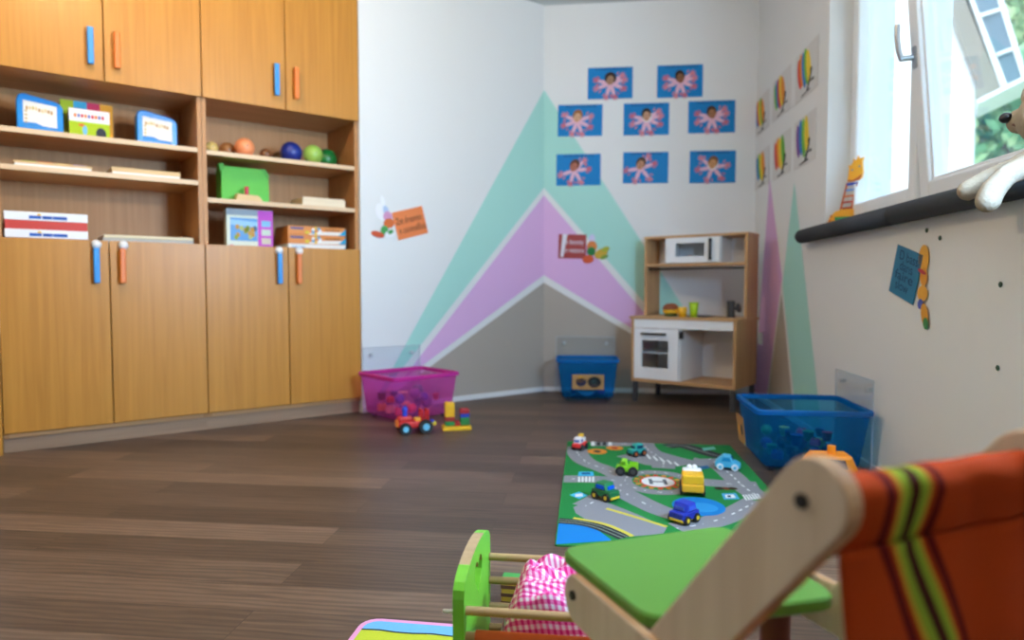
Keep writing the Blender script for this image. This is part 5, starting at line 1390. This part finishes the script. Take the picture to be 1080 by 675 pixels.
# ================================================================== OUTSIDE
AZ = math.radians(34); fdir = Vector((math.sin(AZ), math.cos(AZ), 0)); rdir = Vector((math.cos(AZ), -math.sin(AZ), 0))
DIST = 8.0
house_o = fdir * DIST
def H(u, v, dd=0.0):
    r = ray(u, v); tt = (DIST + dd) / (r.dot(fdir)); q = Vector((0, 0, HC)) + r * tt
    return (q.dot(rdir), q.z)
t = thing('house', 'white neighbouring house with sloping roof panels seen through the window', 'house', house_o, -AZ)
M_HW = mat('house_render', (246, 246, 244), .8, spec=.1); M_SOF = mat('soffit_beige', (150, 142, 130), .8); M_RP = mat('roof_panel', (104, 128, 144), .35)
a1 = H(1029, 85); a2 = H(1029, 190)
wall = [(-7.0, -1.0), (a1[0], -1.0), a1, (H(997, -8)[0], H(997, -8)[1]), (H(985, -60)[0] - .3, H(985, -60)[1]), (-7.0, H(985, -60)[1] + 1.0)]
mb = MB(); mb.prism(wall, 0.25, 3.0, M_HW); mb.obj('wall', t)
def hp(px, y0, y1_, m, name, lab=None, bev=0):
    mb = MB(); mb.prism([H(*q) for q in px], y0, y1_, m, bev); o = mb.obj(name, t); return o
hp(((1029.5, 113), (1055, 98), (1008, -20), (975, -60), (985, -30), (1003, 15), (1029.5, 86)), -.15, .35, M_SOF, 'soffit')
hp(((1055, 98), (1061, 97), (1019, -10), (1013, -20)), -.30, .4, M_HW, 'verge_board')
hp(((1061, 96), (1076, 90), (1046, -10), (1019, -10)), -.22, .4, M_RP, 'roof_panel')
for q in (((1033, 24), (1056, 17), (1057, 20), (1034, 27)), ((1050, 64), (1069, 57), (1070, 60), (1051, 67))): hp(q, -.26, .38, M_HW, 'panel_bar')
hp(((1076, 90), (1081, 87), (1051, -10), (1045, -10)), -.28, .4, M_HW, 'gutter')
hp(((1029.5, 113), (1030.5, 117), (1081, 92), (1081, 87)), -.30, .35, M_HW, 'eaves_board')
# trees beyond the house corner
def tree(x, y, zc0, rad, seed, c1, c2, lab):
    r = random.Random(seed); t = thing('tree', lab, 'tree', (x, y, -1.2), 0, 'trees outside the window')
    mb = MB(); mb.cyl((0, 0, 0), (0, 0, zc0 + 1.2), .16, mat('bark', (90, 74, 58), .9), .09); mb.obj('trunk', t)
    mb = MB()
    lm = [mat('leaf_%d_%d_%d' % c, c, .7) for c in (c1, c2)]
    for i in range(2600):
        while True:
            q = Vector((r.uniform(-1, 1), r.uniform(-1, 1), r.uniform(-1, 1)))
            if .25 < q.length < 1: break
        q = Vector((q.x * rad, q.y * rad, q.z * rad * .95)) * (1 + .15 * math.sin(q.x * 7) * math.sin(q.z * 6))
        c = q + Vector((0, 0, zc0 + 1.2)); a = Vector((r.gauss(0, 1), r.gauss(0, 1), r.gauss(0, 1))).normalized(); b2 = a.cross(Vector((r.gauss(0, 1), r.gauss(0, 1), r.gauss(0, 1)))).normalized()
        s = rad * .11 * r.uniform(.6, 1.3)
        mb.add([c - a * s, c + b2 * s * .5, c + a * s, c - b2 * s * .5], [[0, 1, 2, 3]], lm[r.random() < .45])
    mb.obj('crown', t)
def far(u, v, d):
    r = ray(u, v); tt = d / r.dot(fdir); return Vector((0, 0, HC)) + r * tt
for (u, v, d, rad, sd, c1, c2, lab) in ((1062, 138, 14, 1.35, 1, (112, 168, 120), (172, 206, 150), 'green tree seen below the roof eaves through the window'),
                                       (1150, 120, 19, 1.9, 2, (100, 156, 118), (150, 196, 140), 'darker green tree behind the plush toy through the window'),
                                       (1088, 22, 27, 1.9, 3, (150, 190, 140), (200, 222, 170), 'pale green tree top right of the roof panels')):
    q = far(u, v, d); tree(q.x, q.y, q.z, rad, sd, c1, c2, lab)
mb = MB(); mb.box(2.4, 60, -20, 60, -1.3, -1.2, mat('lawn', (110, 140, 84), .9, noise=.2, nscale=2))
tag(mb.obj('ground_outside'), 'lawn outside the window', 'ground', kind='structure')

# ================================================================== LIGHT, CAMERA
w = bpy.data.worlds.new('sky'); SC.world = w; w.use_nodes = True
n = w.node_tree.nodes; l = w.node_tree.links; bg = n['Background']
tc = n.new('ShaderNodeTexCoord'); sp = n.new('ShaderNodeSeparateXYZ'); l.new(tc.outputs['Generated'], sp.inputs[0])
rp = n.new('ShaderNodeValToRGB'); e = rp.color_ramp.elements
e[0].position = 0.0; e[0].color = (.80, .86, .90, 1); e[1].position = .8; e[1].color = (.46, .70, 1.0, 1)
x = e.new(.25); x.color = (.78, .90, 1.0, 1)
l.new(sp.outputs[2], rp.inputs[0]); l.new(rp.outputs[0], bg.inputs['Color']); bg.inputs['Strength'].default_value = 2.8

def area(name, loc, look, sx, sy, power, col, portal=False):
    L_ = bpy.data.lights.new(name, 'AREA'); L_.shape = 'RECTANGLE'; L_.size = sx; L_.size_y = sy; L_.energy = power; L_.color = col
    o = bpy.data.objects.new(name, L_); COL.objects.link(o); o.location = loc
    o.rotation_euler = Vector(look).to_track_quat('-Z', 'Z').to_euler()
    if portal: L_.cycles.is_portal = True
    return o
zc2 = (SILL + HEAD) / 2
area('window_portal', WR.w((W0 + W2) / 2, .26, zc2), -WR.y, W2 - W0, HEAD - SILL, 1, (1, 1, 1), True)
area('added_warm_uplight', WR.w((V0_ + V1_) / 2, .18, SILL + 1.0), (-.56, .22, 1.1), V1_ - V0_ - .1, .55, 158, (1.0, .91, .74))   # added warm fill, aimed up to brighten upper walls and cabinets
area('added_blue_fill', WR.w((V0_ + V1_) / 2, .18, SILL + .40), (-.50, .86, .08), V1_ - V0_ - .1, .65, 165, (.42, .68, 1.0))      # added blue fill, aimed at the far walls in place of sky light
# ceiling lamp by the cabinets, and an unseen one added behind as fill
for (x, y, p, lab) in ((-1.30, 2.25, 48, 'round ceiling lamp in front of the beech cabinets, above the picture'), (-2.6, -.4, 8, 'unseen round ceiling lamp added as fill far behind the viewpoint')):
    t = thing('ceiling_lamp', lab, 'lamp', (x, y, CEIL), 0, 'ceiling lamps')
    mb = MB(); mb.lathe([(.14, -.001), (.15, -.02), (.14, -.04), (.10, -.045)], M_WHITE, 32); mb.obj('housing', t)
    L_ = bpy.data.lights.new('ceiling_lamp_bulb', 'POINT'); L_.energy = p; L_.color = (1, .72, .42); L_.shadow_soft_size = .07
    o = bpy.data.objects.new('ceiling_lamp_bulb', L_); COL.objects.link(o); o.location = (x, y, CEIL - .13)
sun = bpy.data.lights.new('sun', 'SUN'); sun.energy = 2.0; sun.angle = .01; sun.color = (1, .96, .9)
so = bpy.data.objects.new('sun', sun); COL.objects.link(so); so.rotation_euler = Vector((.62, .55, -.75)).to_track_quat('-Z', 'Y').to_euler()

cam = bpy.data.cameras.new('camera'); cam.sensor_width = 36; cam.lens = 24; cam.sensor_fit = 'HORIZONTAL'
cam.dof.use_dof = True; cam.dof.focus_distance = 1.5; cam.dof.aperture_fstop = 2.4; cam.clip_start = .02
co = bpy.data.objects.new('camera', cam); COL.objects.link(co); co.location = (0, 0, HC); co.rotation_euler = (PI / 2 - PITCH, 0, 0)
SC.camera = co
SC.view_settings.view_transform = 'Standard'; SC.view_settings.look = 'None'; SC.view_settings.gamma = 1; SC.view_settings.use_curve_mapping = False
SC.view_settings.exposure = 0.2
SC.cycles.use_denoising = True
SC.cycles.max_bounces = 10; SC.cycles.diffuse_bounces = 5; SC.cycles.transparent_max_bounces = 24
SC.cycles.sample_clamp_indirect = 6
